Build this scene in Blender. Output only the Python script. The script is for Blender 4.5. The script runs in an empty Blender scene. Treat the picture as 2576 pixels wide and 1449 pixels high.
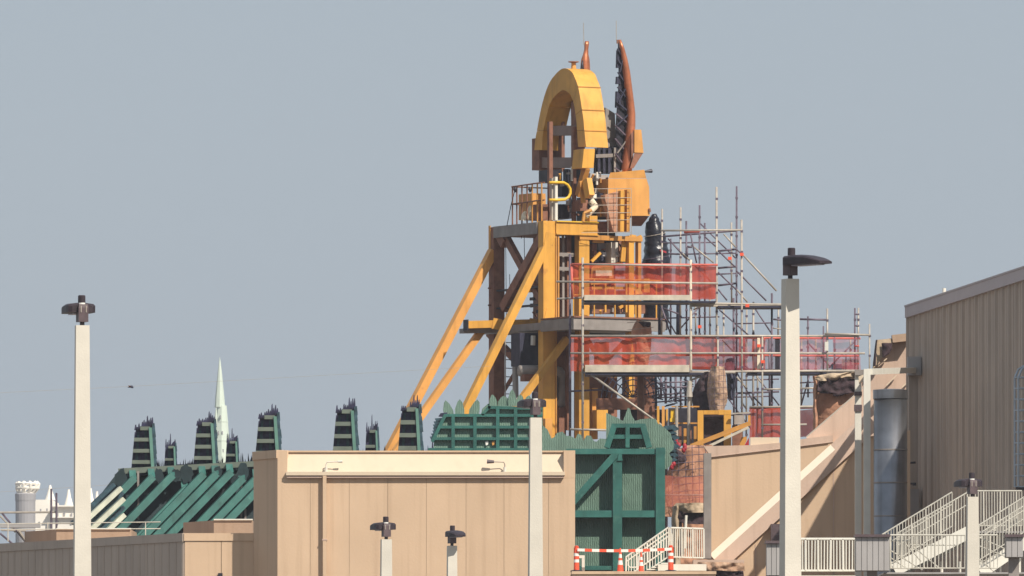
import bpy, math, random
from mathutils import Vector, Matrix, noise
random.seed(7)
R = math.radians
scene = bpy.context.scene
COL = scene.collection

# ------------------------------------------------------------------ camera
# survey scale: photograph measured on a 2576 x 1449 grid; long lens, eye 1.6 m, horizon below the frame
F, CX, HY, EYE = 22500.0, 1288.0, 1900.0, 1.6
cam = bpy.data.cameras.new('camera'); camo = bpy.data.objects.new('camera', cam); COL.objects.link(camo)
camo.location = (0, 0, EYE); camo.rotation_euler = (R(90), 0, 0)
cam.sensor_width = 36; cam.lens = 36*F/2576; cam.shift_y = (HY-724.5)/2576
cam.clip_start = 1; cam.clip_end = 20000
scene.camera = camo

# ------------------------------------------------------------------ sky and sun
SUN = Vector((0.44, -0.56, 0.70)).normalized()
w = bpy.data.worlds.new('World'); scene.world = w; w.use_nodes = True
nt = w.node_tree; nt.nodes.clear()
sky = nt.nodes.new('ShaderNodeTexSky'); sky.sky_type = 'NISHITA'; sky.sun_disc = False
sky.sun_elevation = math.asin(SUN.z); sky.sun_rotation = math.atan2(SUN.x, SUN.y)
sky.altitude = 30; sky.air_density = 1.6; sky.dust_density = 2.2; sky.ozone_density = 3.0
bg = nt.nodes.new('ShaderNodeBackground'); bg.inputs[1].default_value = 0.075
hs = nt.nodes.new('ShaderNodeMixRGB'); hs.inputs[0].default_value = .82; hs.inputs[2].default_value = (4.60, 5.42, 6.45, 1)   # even humid haze over the clear sky
out = nt.nodes.new('ShaderNodeOutputWorld')
nt.links.new(sky.outputs[0], hs.inputs[1]); nt.links.new(hs.outputs[0], bg.inputs[0]); nt.links.new(bg.outputs[0], out.inputs[0])
sl = bpy.data.lights.new('sun', 'SUN'); sl.energy = 4.6; sl.angle = R(0.55); sl.color = (1.0, 0.93, 0.82)
so = bpy.data.objects.new('sun', sl); COL.objects.link(so)
so.rotation_euler = SUN.to_track_quat('Z', 'Y').to_euler()
vs = scene.view_settings
vs.view_transform = 'Standard'; vs.look = 'None'; vs.gamma = 1; vs.use_curve_mapping = False
vs.exposure = 0.24
scene.cycles.max_bounces = 6; scene.cycles.transparent_max_bounces = 24

# ------------------------------------------------------------------ materials
MATS = {}
def mat(name, col, rough=0.6, metal=0.0, var=0.12, scale=2.0, bump=0.0, bscale=20.0, streak=0.0, groove=None, col2=None, c2=0.5, spec=0.4, tone=.05):
    m = bpy.data.materials.new(name); m.use_nodes = True
    n = m.node_tree.nodes; l = m.node_tree.links
    b = n['Principled BSDF']; b.inputs['Roughness'].default_value = rough; b.inputs['Metallic'].default_value = metal
    b.inputs['Specular IOR Level'].default_value = spec
    tc = n.new('ShaderNodeTexCoord')
    ns = n.new('ShaderNodeTexNoise'); ns.inputs['Scale'].default_value = scale; ns.inputs['Detail'].default_value = 6
    l.new(tc.outputs['Object'], ns.inputs['Vector'])
    rp = n.new('ShaderNodeValToRGB')
    lo = [c*(1-var) for c in col]; hi = [min(1, c*(1+var)) for c in col]
    rp.color_ramp.elements[0].position = .3; rp.color_ramp.elements[1].position = .7
    rp.color_ramp.elements[0].color = (*lo, 1); rp.color_ramp.elements[1].color = (*hi, 1)
    l.new(ns.outputs['Fac'], rp.inputs['Fac']); last = rp.outputs['Color']
    if streak:
        mp = n.new('ShaderNodeMapping'); mp.inputs['Scale'].default_value = (3.5, 3.5, .12)
        l.new(tc.outputs['Object'], mp.inputs['Vector'])
        s2 = n.new('ShaderNodeTexNoise'); s2.inputs['Scale'].default_value = 1.5; s2.inputs['Detail'].default_value = 5
        l.new(mp.outputs[0], s2.inputs['Vector'])
        r2 = n.new('ShaderNodeValToRGB'); r2.color_ramp.elements[0].position = .5; r2.color_ramp.elements[1].position = .75
        mx = n.new('ShaderNodeMixRGB'); mx.blend_type = 'MULTIPLY'
        l.new(s2.outputs['Fac'], r2.inputs['Fac'])
        ml = n.new('ShaderNodeMath'); ml.operation = 'MULTIPLY'; ml.inputs[1].default_value = streak
        l.new(r2.outputs['Color'], ml.inputs[0]); l.new(ml.outputs[0], mx.inputs['Fac'])
        l.new(last, mx.inputs[1]); mx.inputs[2].default_value = (.55, .5, .46, 1); last = mx.outputs[0]
    if col2:
        s3 = n.new('ShaderNodeTexNoise'); s3.inputs['Scale'].default_value = scale*1.7; s3.inputs['Detail'].default_value = 8
        l.new(tc.outputs['Object'], s3.inputs['Vector'])
        r3 = n.new('ShaderNodeValToRGB'); r3.color_ramp.elements[0].position = c2; r3.color_ramp.elements[1].position = c2+.12
        l.new(s3.outputs['Fac'], r3.inputs['Fac'])
        mx = n.new('ShaderNodeMixRGB'); l.new(r3.outputs['Color'], mx.inputs['Fac']); l.new(last, mx.inputs[1])
        mx.inputs[2].default_value = (*col2, 1); last = mx.outputs[0]
    oi = n.new('ShaderNodeObjectInfo'); mrn = n.new('ShaderNodeMapRange'); mrn.inputs[3].default_value = 1-tone; mrn.inputs[4].default_value = 1+tone
    l.new(oi.outputs['Random'], mrn.inputs[0]); vm = n.new('ShaderNodeVectorMath'); vm.operation = 'SCALE'
    l.new(last, vm.inputs[0]); l.new(mrn.outputs[0], vm.inputs['Scale']); last = vm.outputs[0]
    l.new(last, b.inputs['Base Color'])
    if bump:
        bn = n.new('ShaderNodeBump'); bn.inputs['Strength'].default_value = bump; bn.inputs['Distance'].default_value = .03
        if groove:
            wv = n.new('ShaderNodeTexWave'); wv.bands_direction = 'X'; wv.inputs['Scale'].default_value = groove
            wv.inputs['Distortion'].default_value = 3.5; wv.inputs['Detail'].default_value = 4; wv.inputs['Detail Scale'].default_value = 2
            l.new(tc.outputs['Object'], wv.inputs['Vector']); l.new(wv.outputs['Fac'], bn.inputs['Height'])
        else:
            s4 = n.new('ShaderNodeTexNoise'); s4.inputs['Scale'].default_value = bscale; s4.inputs['Detail'].default_value = 8
            l.new(tc.outputs['Object'], s4.inputs['Vector']); l.new(s4.outputs['Fac'], bn.inputs['Height'])
        l.new(bn.outputs[0], b.inputs['Normal'])
    MATS[name] = m; return m

mat('tan', (.575,.41,.275), .85, var=.06, scale=.5, bump=.12, bscale=14, streak=.30, tone=.02)
mat('tan_dark', (.40,.275,.19), .85, var=.06, scale=.8, bump=.25, bscale=14, streak=.25)
mat('cream', (.64,.52,.385), .8, var=.03, scale=1, streak=.1)
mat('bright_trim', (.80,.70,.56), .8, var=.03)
mat('inner', (.24,.165,.135), .7, var=.12)
mat('trim', (.50,.36,.29), .7, var=.08)
mat('pole', (.60,.555,.475), .75, var=.05, scale=3, bump=.15, bscale=40, streak=.12)
mat('bronze', (.035,.024,.03), .45, var=.25, scale=8)
mat('bronze_light', (.10,.07,.075), .45, var=.2, scale=8)
mat('lens', (.35,.33,.4), .3, var=.05)
mat('rail_white', (.52,.49,.42), .6, var=.15, scale=4)
mat('white', (.68,.65,.57), .6, var=.06, scale=3, streak=.2)
mat('yellow', (.62,.31,.05), .5, var=.16, scale=1.2, streak=.5, col2=(.40,.17,.045), c2=.66, tone=.07)
mat('orange', (.63,.30,.075), .55, var=.14, scale=1.4, streak=.4, col2=(.42,.17,.06), c2=.68, tone=.07)
mat('ochre', (.52,.24,.05), .6, var=.18, scale=2, streak=.25)
mat('signal_yellow', (.75,.45,.03), .4, var=.08)
mat('copper', (.50,.17,.08), .35, .55, var=.25, scale=3)
mat('brown_and_shaded', (.225,.10,.062), .7, var=.25, scale=4)  # plain brown, also used to paint yellow steel that lies in shade
mat('grey_steel', (.26,.23,.21), .6, .1, var=.15, scale=3, streak=.3)
mat('dark_steel', (.028,.026,.036), .5, .2, var=.4, scale=5)
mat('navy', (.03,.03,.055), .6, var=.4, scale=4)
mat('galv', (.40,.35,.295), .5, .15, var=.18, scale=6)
mat('galv_shaded', (.13,.10,.13), .5, .2, var=.3, scale=6)  # same galvanised tube, with its backlit and shaded look in the colour
mat('plank', (.55,.48,.38), .8, var=.2, scale=3, streak=.35)
mat('rail_red', (.55,.12,.09), .6, var=.2, scale=5)
mat('green', (.028,.128,.108), .6, var=.22, scale=2.5, streak=.45, col2=(.05,.16,.13), c2=.6, tone=.1)
mat('green_wall', (.125,.20,.155), .85, var=.16, scale=3, bump=.55, groove=5)
mat('green_leaf', (.15,.235,.185), .85, var=.14, scale=3, bump=.5, groove=6)
mat('green_pale', (.11,.235,.19), .7, var=.12, scale=3)
mat('green_dark', (.014,.030,.034), .8, var=.4, scale=2)
mat('sunlit_cream', (.50,.52,.42), .8, var=.15, scale=3, streak=.3)
mat('shelf', (.135,.16,.13), .75, var=.12, scale=3)
mat('thicket', (.032,.030,.066), .9, var=.5, scale=6)
mat('thicket_teal', (.03,.062,.08), .9, var=.5, scale=6)
mat('wall_brown', (.44,.355,.285), .7, var=.07, scale=.7, streak=.4, tone=.03)
mat('fascia', (.44,.38,.38), .6, var=.04)
mat('rock', (.46,.235,.145), .95, var=.22, scale=2.5, bump=1.0, bscale=7, col2=(.33,.18,.12), c2=.55)
mat('rock_pale', (.46,.35,.24), .95, var=.2, scale=3, bump=1.0, bscale=8)
mat('rock_dark_shade', (.05,.03,.035), .95, var=.4, scale=4, bump=1.0, bscale=8)  # dark rock, also paints the shade inside hollows and recesses
mat('rock_brown', (.36,.225,.15), .95, var=.25, scale=5, bump=1.0, bscale=10, col2=(.47,.32,.22), c2=.5)
mat('pinkish', (.55,.40,.31), .85, var=.08, scale=1, bump=.15, streak=.3)
mat('duct', (.27,.27,.285), .3, .85, var=.3, scale=1.2, streak=.5)
mat('pipe_grey', (.34,.30,.27), .6, var=.2, scale=3, streak=.3)
mat('black_plastic', (.012,.012,.02), .28, var=.4, scale=4, bump=.8, bscale=6)
mat('white_cloth', (.72,.62,.46), .9, var=.15, scale=5, bump=.6, bscale=8)
mat('hivis', (.80,.10,.045), .5, var=.08)
mat('reflective', (.8,.78,.72), .5, var=.03)
mat('cage_blue', (.42,.47,.52), .5, .1, var=.1, scale=3)
mat('grey_panel', (.36,.34,.33), .6, var=.06, scale=2, streak=.2)
mat('castle', (.80,.75,.67), .8, var=.05, scale=.3)
mat('castle_grey', (.30,.29,.30), .8, var=.08, scale=.3)
mat('spire', (.55,.62,.53), .8, var=.05, scale=.2)
mat('asphalt', (.17,.145,.12), .95, var=.2, scale=.3)
mat('red_dark', (.34,.02,.03), .5, var=.2)
def netmat(name, col, lo, hi):
    m = bpy.data.materials.new(name); m.use_nodes = True
    n = m.node_tree.nodes; l = m.node_tree.links; n.clear()
    o = n.new('ShaderNodeOutputMaterial'); mix = n.new('ShaderNodeMixShader')
    tr = n.new('ShaderNodeBsdfTransparent'); df = n.new('ShaderNodeBsdfDiffuse'); tl = n.new('ShaderNodeBsdfTranslucent'); ad = n.new('ShaderNodeMixShader')
    df.inputs[0].default_value = (*col, 1); tl.inputs[0].default_value = (*col, 1); ad.inputs[0].default_value = .35
    l.new(df.outputs[0], ad.inputs[1]); l.new(tl.outputs[0], ad.inputs[2])
    tc = n.new('ShaderNodeTexCoord'); ns = n.new('ShaderNodeTexNoise'); ns.inputs['Scale'].default_value = 1.1; ns.inputs['Detail'].default_value = 5
    mr = n.new('ShaderNodeMapRange'); mr.inputs[1].default_value = .3; mr.inputs[2].default_value = .7; mr.inputs[3].default_value = lo; mr.inputs[4].default_value = hi
    l.new(tc.outputs['Object'], ns.inputs['Vector']); l.new(ns.outputs['Fac'], mr.inputs[0]); l.new(mr.outputs[0], mix.inputs[0])
    l.new(tr.outputs[0], mix.inputs[1]); l.new(ad.outputs[0], mix.inputs[2]); l.new(mix.outputs[0], o.inputs[0])
    MATS[name] = m
netmat('net_red', (.60,.095,.055), .48, .86)
netmat('net_salmon', (.66,.19,.13), .35, .62)
netmat('net_pink', (.58,.16,.19), .22, .55)

# ------------------------------------------------------------------ helpers
ORG = {}
def P(x, y, D): return Vector(((x-CX)*D/F, D, EYE+(HY-y)*D/F))
def zoom(ox, oy, s): return lambda a, b: (ox+a*s, oy+b*s)
Z1 = zoom(1274.5,33.5,.3704); Z2 = zoom(1140.4,402.5,.2778); Z3 = zoom(1408.7,469.6,.2778); Z4 = zoom(1677,469.6,.2778)
Z5 = zoom(972.7,670.8,.3471); Z6 = zoom(1375,771.4,.2778); Z7 = zoom(1643.5,805,.2547); Z8 = zoom(1408.7,1073.3,.2593)
Y1 = zoom(1911.8,603.7,.3241); Y2 = zoom(1744,1006.2,.3056); Y3 = zoom(2106.3,1006.2,.3055)
Y5 = zoom(0,1073.3,.2604); Y6 = zoom(301.9,972.7,.162); Y7 = zoom(603.7,972.7,.2083); Y8 = zoom(603.7,1106.8,.3385)

def thing(name, label, cat, loc=(0,0,0), group=None):
    o = bpy.data.objects.new(name, None); COL.objects.link(o); o.location = loc
    o.empty_display_size = .2
    o['label'] = label; o['category'] = cat
    if group: o['group'] = group
    ORG[o.name] = Vector(loc); return o
class MB:
    def __init__(s): s.v = []; s.f = []
    def add(s, vs_, fs):
        k = len(s.v); s.v += [Vector(p) for p in vs_]; s.f += [tuple(i+k for i in f) for f in fs]; return s
    def hexa(s, a, b):                      # two matching quads
        return s.add(a+b, [(3,2,1,0),(4,5,6,7),(0,1,5,4),(1,2,6,5),(2,3,7,6),(3,0,4,7)])
    def box(s, lo, hi):
        (x0,y0,z0),(x1,y1,z1) = lo, hi
        return s.hexa([(x0,y0,z0),(x1,y0,z0),(x1,y1,z0),(x0,y1,z0)], [(x0,y0,z1),(x1,y0,z1),(x1,y1,z1),(x0,y1,z1)])
    def beam(s, p0, p1, wd, ht, side=None):  # wd along side, ht across
        p0, p1 = Vector(p0), Vector(p1); d = (p1-p0).normalized()
        sd = Vector(side) if side is not None else (Vector((0,0,1)).cross(d) if abs(d.z) < .99 else Vector((1,0,0)))
        sd = (sd-d*sd.dot(d)).normalized(); n = d.cross(sd)
        q = lambda p: [p-sd*wd/2-n*ht/2, p+sd*wd/2-n*ht/2, p+sd*wd/2+n*ht/2, p-sd*wd/2+n*ht/2]
        return s.hexa(q(p0), q(p1))
    def tube(s, pts, r, n=8, cap=True):
        pts = [Vector(p) for p in pts]; rr = r if isinstance(r, (list, tuple)) else [r]*len(pts)
        rings = []; prev = None
        for i, p in enumerate(pts):
            d = (pts[min(i+1, len(pts)-1)]-pts[max(i-1, 0)]).normalized()
            a = prev if prev is not None else (Vector((0,0,1)) if abs(d.z) < .9 else Vector((1,0,0)))
            a = (a-d*a.dot(d)).normalized(); b = d.cross(a); prev = a
            rings.append([p+(a*math.cos(t)+b*math.sin(t))*rr[i] for t in [2*math.pi*k/n for k in range(n)]])
        k = len(s.v)
        for rg in rings: s.v += rg
        for i in range(len(rings)-1):
            for j in range(n):
                s.f.append((k+i*n+j, k+i*n+(j+1)%n, k+(i+1)*n+(j+1)%n, k+(i+1)*n+j))
        if cap: s.f.append(tuple(k+j for j in reversed(range(n)))); s.f.append(tuple(k+(len(rings)-1)*n+j for j in range(n)))
        return s
    def prism(s, poly, vec):
        n = len(poly); a = [Vector(p) for p in poly]; b = [p+Vector(vec) for p in a]
        return s.add(a+b, [tuple(range(n)), tuple(range(2*n-1, n-1, -1))]+[(i, i+n, (i+1)%n+n, (i+1)%n) for i in range(n)])
    def ladder(s, A, B, vec):               # strip solid between matching polylines
        for i in range(len(A)-1):
            s.hexa([Vector(A[i]),Vector(B[i]),Vector(B[i+1]),Vector(A[i+1])], [Vector(q)+Vector(vec) for q in (A[i],B[i],B[i+1],A[i+1])])
        return s
    def lathe(s, c, prof, n=16):            # prof: (r, z)
        c = Vector(c); k = len(s.v)
        for r, z in prof:
            s.v += [c+Vector((r*math.cos(2*math.pi*j/n), r*math.sin(2*math.pi*j/n), z)) for j in range(n)]
        for i in range(len(prof)-1):
            for j in range(n): s.f.append((k+i*n+j, k+i*n+(j+1)%n, k+(i+1)*n+(j+1)%n, k+(i+1)*n+j))
        s.f.append(tuple(k+j for j in reversed(range(n)))); s.f.append(tuple(k+(len(prof)-1)*n+j for j in range(n)))
        return s
    def grid(s, fn, nu, nv):
        k = len(s.v)
        for i in range(nu+1):
            for j in range(nv+1): s.v.append(Vector(fn(i/nu, j/nv)))
        for i in range(nu):
            for j in range(nv):
                a = k+i*(nv+1)+j; s.f.append((a, a+nv+1, a+nv+2, a+1))
        return s
    def obj(s, name, m, parent=None, smooth=False, label=None, cat=None, group=None, kind=None):
        o0 = ORG[parent.name] if parent else Vector((0,0,0))
        me = bpy.data.meshes.new(name); me.from_pydata([tuple(p-o0) for p in s.v], [], s.f)
        me.materials.append(MATS[m]); me.validate()
        import bmesh
        bm = bmesh.new(); bm.from_mesh(me); bmesh.ops.recalc_face_normals(bm, faces=bm.faces); bm.to_mesh(me); bm.free()
        if smooth:
            for p in me.polygons: p.use_smooth = True
        o = bpy.data.objects.new(name, me); COL.objects.link(o); ORG[o.name] = o0
        if parent: o.parent = parent
        if label: o['label'] = label
        if cat: o['category'] = cat
        if group: o['group'] = group
        if kind: o['kind'] = kind
        return o
def bx(lo, hi): return MB().box(lo, hi)
def fbox(x0, x1, y0, y1, D, dep):           # frontal box measured on the survey grid at distance D
    a, b = P(x0, y1, D), P(x1, y0, D); return MB().box((a.x, D, a.z), (b.x, D+dep, b.z))
def px(zf, *pts): return [zf(*p) for p in pts]
def fp(zf, pts, D): return [P(*zf(a, b), D) for a, b in pts]
def rock(name, m, parent, outline, D, dep, amp=.12, seed=0, n=24, kind=None):
    """lumpy rockwork body filling an outline (left/right edge pairs from top to bottom), bulging towards the front"""
    mb = MB(); L = len(outline)
    def edge(t, k):
        f = t*(L-1); i = min(int(f), L-2); f -= i
        a, b = outline[i], outline[i+1]
        return (a[0]+(b[0]-a[0])*f, a[k]+(b[k]-a[k])*f)
    def front(u, v):
        y, xl = edge(u, 1); _, xr = edge(u, 2)
        x = xl+(xr-xl)*v; p = P(x, y, D)
        bul = math.sin(math.pi*v)*dep
        q = Vector((p.x*1.3+seed, p.z*1.3, seed*1.7))
        nz = noise.fractal(q, 1.0, 2.0, 4)*amp+(abs(noise.noise(q*3.3+Vector((4,7,2))))-.25)*amp*1.3
        sx = noise.noise(q*1.7+Vector((9,3,1)))*amp*.35
        return (p.x+sx, D-bul-nz, p.z+noise.noise(q*2.1)*amp*.2)
    def back(u, v):
        p = front(u, 1-v); return (p[0], D+dep*.5+.1, p[2])
    mb.grid(front, n, n); mb.grid(back, n, n)
    return mb.obj(name, m, parent, smooth=True, kind=kind)

# ------------------------------------------------------------------ setting: ground
g = bx((-3000,-60,-.5),(3000,9000,0)).obj('ground', 'asphalt', kind='structure'); 

# ------------------------------------------------------------------ lamp posts
def lamp(label, x0, x1, ytop, D, yaw, twist=0.0, head=1.0, wide=1.0):
    ppm = F/D; base = P((x0+x1)/2, HY, D); cx = base.x; zt = EYE+(HY-ytop)/ppm
    wd = (x1-x0)/ppm; t = R(twist); hw = wd/(abs(math.cos(t))+abs(math.sin(t)))/2
    root = thing('lamp_post', label, 'lamp post', (cx, D, 0), 'parking lot lamp posts')
    ca, sa = math.cos(t), math.sin(t)
    sq = lambda h, z: [Vector((cx+(a*ca-b*sa)*h, D+(a*sa+b*ca)*h, z)) for a, b in ((-1,-1),(1,-1),(1,1),(-1,1))]
    m = MB(); m.hexa(sq(hw*1.5, 0), sq(hw, zt)); m.obj('pole', 'pole', root)
    m = MB(); m.hexa(sq(hw*2.6, 0), sq(hw*2.6, .6)); m.obj('base', 'pole', root)
    k = hw/.115
    Y = R(yaw); d = Vector((math.cos(Y), math.sin(Y), 0)); s = Vector((-d.y, d.x, 0)); c = Vector((cx, D, zt))
    up = Vector((0,0,1))
    MB().lathe(c, [(.04*k,-.02),(.04*k,.075*k),(.05*k,.08*k)], 12).obj('neck', 'bronze', root)
    bl = lambda z, a, b: [c+up*z+d*(-a)+s*(-b), c+up*z+d*a+s*(-b), c+up*z+d*a+s*b, c+up*z+d*(-a)+s*b]
    m = MB(); m.hexa(bl(.06*k,.09*k,.085*k), bl(.30*k,.09*k,.085*k)); m.hexa(bl(.301*k,.09*k,.085*k), bl(.36*k,.08*k,.075*k)); m.obj('bracket', 'bronze_light', root)
    # head: flat belly, domed top, tapering nose
    hd = MB(); secs = []
    for q in [0,.06,.2,.4,.6,.75,.88,.96,1]:
        L = (-.015+q*.60)*k*head; wv = .205*k*wide*(min(1,.72+q*4) if q < .3 else (1-max(0,q-.55)**2*1.6))
        hh = .165*k*(min(1,.8+q*3))*(1-max(0,q-.35)**2*1.75)
        secs.append([c+d*L+s*wv*a+up*(.225*k+max(.012,hh)*b) for a, b in ((-1,0),(-1,.72),(-.86,.9),(-.3,1),(.3,1),(.86,.9),(1,.72),(1,0))])
    kk = len(hd.v)
    for r_ in secs: hd.v += r_
    for i in range(len(secs)-1):
        for j in range(8): hd.f.append((kk+i*8+j, kk+i*8+(j+1)%8, kk+(i+1)*8+(j+1)%8, kk+(i+1)*8+j))
    hd.f.append(tuple(range(kk, kk+8))); hd.f.append(tuple(range(kk+(len(secs)-1)*8, kk+len(secs)*8)))
    h = hd.obj('lamp_head', 'bronze', root)
    a = c+up*.205*k
    lensb = lambda z: [a+up*z+d*.1*k*head-s*.11*k, a+up*z+d*.5*k*head-s*.09*k, a+up*z+d*.5*k*head+s*.09*k, a+up*z+d*.1*k*head+s*.11*k]
    MB().hexa(lensb(0), lensb(.018*k)).obj('lens', 'lens', h)
    c2 = c+d*.03*k
    MB().lathe(c2+up*.36*k, [(.06*k,0),(.06*k,.03*k)], 14).obj('collar', 'reflective', root)
    MB().lathe(c2+up*.391*k, [(.064*k,0),(.063*k,.115*k),(.052*k,.125*k)], 14).obj('photocell', 'bronze', root)
    MB().lathe(c2+up*.34*k, [(.04*k,0),(.04*k,.02*k)], 10).obj('stem', 'rail_red', root)
    # bolts on the bracket
    for b_ in (-1, 1):
        MB().tube([c+up*.22*k-d*.095*k+s*.045*k*b_, c+up*.33*k-d*.092*k+s*.045*k*b_], .010*k, 6).obj('bolt', 'galv', root)
lamp('tall pale lamp post at far left with dark head pointing left', 187.5,226,819,140,108, 8, 1.15, 1.2)
lamp('thickest pale lamp post, nearest, in front of the right scaffolding', 1966,2010,702,120,-50, 18, 1.5)
lamp('pale lamp post standing in front of the green grid scenery panel', 1331,1363,1051,172,108, 7, 1.15, 1.2)
lamp('short pale lamp post before the stucco wall, wing shaped head pointing left', 957,986,1357,186,108, 8, 1.15, 1.2)
lamp('shortest pale lamp post before the stucco wall, flat head facing the camera', 1124,1150,1373,206,-68, 9, 1.0)
lamp('pale lamp post at lower right in front of the white stairs', 2431,2461,1250,180,108, 6, 1.15, 1.2)

# ------------------------------------------------------------------ central stucco building
D = 250.0; ppm = F/D
B0 = P(698,1133,D); B1 = P(1447,1133,D); A0 = P(638,1133,D+1.6)
zt = B0.z; base_c = ((B0.x+B1.x)/2, D, 0)
t = thing('stucco_building', 'long tan stucco building with sloped cream band below its roof edge', 'building', base_c)
# shaded end wall, front panels between joints, piers
back = 9.0
core = MB(); pl = [(B0.x+.05,D+.06),(B1.x-.03,D+.06),(B1.x-.03,D+back),(A0.x+.3,D+back),(A0.x+.05,D+1.6)]
core.prism([Vector((x,y,0)) for x,y in pl], (0,0,P(0,1192,D).z)); core.obj('core', 'tan_dark', t)
MB().prism([Vector((B0.x,D,0)),Vector((A0.x,A0.y,0)),Vector((A0.x,A0.y+back-1.6,0)),Vector((B0.x+.3,D+.3,0))], (0,0,zt-.22)).obj('end_wall', 'tan', t)
MB().prism([Vector((B0.x-.03,D-.03,zt-.217)),Vector((A0.x-.04,A0.y,zt-.217)),Vector((A0.x-.04,A0.y+back-1.6,zt-.217)),Vector((B0.x+.3,D+.3,zt-.217))], (0,0,.23)).obj('coping', 'tan', t)
joints = [698]+[Y8(q,0)[0] for q in (522,812,1098,1385,1680,1962)]+[1368+12,1447]
zl = P(0,1203,D).z
for i in range(len(joints)-1):
    a, b = P(joints[i],0,D).x, P(joints[i+1],0,D).x
    bx((a+.004,D,0),(b-.004,D+.05,zl)).obj('wall_panel', 'tan', t)
# left and right piers
xL = P(722,0,D).x; xR = P(1418,0,D).x
bx((B0.x+.002,D-.002,zl+.003),(xL,D+1.2,zt)).obj('pier', 'tan', t)
bx((xR,D-.002,zl+.003),(B1.x,D+1.2,zt)).obj('pier', 'tan', t)
# sloped cream band
zb, zc = P(0,1187,D).z, P(0,1137,D).z
MB().prism([Vector((xL+.003,D+.02,zb)),Vector((xL+.003,D+.38,zc)),Vector((xL+.003,D+1.2,zc)),Vector((xL+.003,D+1.2,zb))],(xR-xL-.006,0,0)).obj('sloped_band','cream',t)
bx((xL-.12,D+.3,zc+.002),(xR,D+1.2,zc+.05)).obj('coping','tan',t)
# ledge and gutter
a, b = P(720,0,D).x, P(1421,0,D).x
z0, z1, z2 = P(0,1205,D).z, P(0,1196,D).z, P(0,1187,D).z
bx((a,D-.16,z1),(b,D+.02,z2-.003)).obj('ledge','cream',t)
bx((a+.02,D-.12,z0+.03),(b-.03,D+.0,z1-.002)).obj('gutter','trim',t)
zd = P(0,1203,D).z
m = MB(); xd = P(Y8(630,0)[0],0,D).x; m.box((xd-.05,D-.17,0),(xd+.05,D-.05,z1-.01)); m.obj('downspout','tan',t)
for q in (3.2,5.6,7.6):
    bx((xd-.07,D-.18,q),(xd+.07,D-.002,q+.04)).obj('bracket','trim',t)
for zx, s in ((640,1),(1968,-1)):            # goose neck lights on the ledge
    x = P(Y8(zx,0)[0],0,D).x
    l = thing('gooseneck_light', 'small goose neck light on the cream ledge, '+('left one' if s > 0 else 'right one with dark head'), 'lamp', (x,D-.05,z2), 'ledge lights')
    MB().tube([(x,D-.05,z2),(x,D-.05,z2+.2),(x-.03 if s<0 else x+.03,D-.06,z2+.27),(x+s*.35,D-.1,z2+.28)],.018,6).obj('arm','white' if s>0 else 'galv',l)
    MB().tube([(x,D-.05,z2),(x,D-.05,z2+.13)],.045,8).obj('base','white',l)
    if s < 0: MB().tube([(x-.3,D-.1,z2+.28),(x-.5,D-.1,z2+.285)],[.04,.06],8).obj('lamp_head','bronze_light',l)
    else: MB().tube([(x+.33,D-.1,z2+.28),(x+.46,D-.1,z2+.285)],[.03,.04],8).obj('lamp_head','white',l)

# ------------------------------------------------------------------ low building at left
D = 251.7
a = P(465,1343,D); zt = a.z; far = P(-60,0,266.2); b = P(640,1343,D); c_ = P(640,0,252.3)
t = thing('low_building', 'low tan building with long shaded ribbed wall at lower left', 'building', (a.x,D,0))
MB().prism([Vector(q) for q in ((a.x+.05,D+.05,0),(b.x-.05,D+.05,0),(c_.x-.05,c_.y,0),(c_.x-.3,269,0),(far.x+.3,269,0),(far.x+.08,far.y+.1,0))],(0,0,zt-.05)).obj('core','tan_dark',t)
n = 30; dv = Vector((far.x-a.x, far.y-D, 0)); nr = Vector((dv.y,-dv.x,0)).normalized()
if nr.x > 0: nr = -nr
for i in range(n):
    p0 = Vector((a.x,D,0))+dv*((i+.02)/n); p1 = Vector((a.x,D,0))+dv*((i+.98)/n)
    ht = zt-.22
    o = MB().prism([p0+nr*.03,p0+nr*.03+(p1-p0)*.12+nr*.03,p0+(p1-p0)*.2+nr*.03,p1+nr*.03,p1-nr*.06,p0-nr*.06],(0,0,ht)).obj('wall_panel','wall_brown',t)
MB().prism([Vector((a.x,D,zt-.217))+nr*.07,Vector((far.x,far.y,zt-.217))+nr*.07,Vector((far.x,far.y,zt-.217))-nr*.1,Vector((a.x,D,zt-.217))-nr*.1],(0,0,.24)).obj('fascia','wall_brown',t)
xm = P(Y5(2138,0)[0],0,D).x
bx((a.x+.002,D-.02,0),(xm-.008,D+.04,zt-.2)).obj('wall_panel','tan',t)
bx((xm+.008,D-.02,0),(b.x,D+.04,zt-.2)).obj('wall_panel','tan',t)
bx((a.x-.02,D-.05,zt-.197),(b.x+.02,D+.1,zt+.02)).obj('coping','tan',t)
q = P(Y5(2130,0)[0],Y5(0,1415)[1],D); bx((q.x-.06,D-.1,q.z-1.5),(q.x+.06,D-.025,q.z)).obj('junction_box','dark_steel',t)

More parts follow.
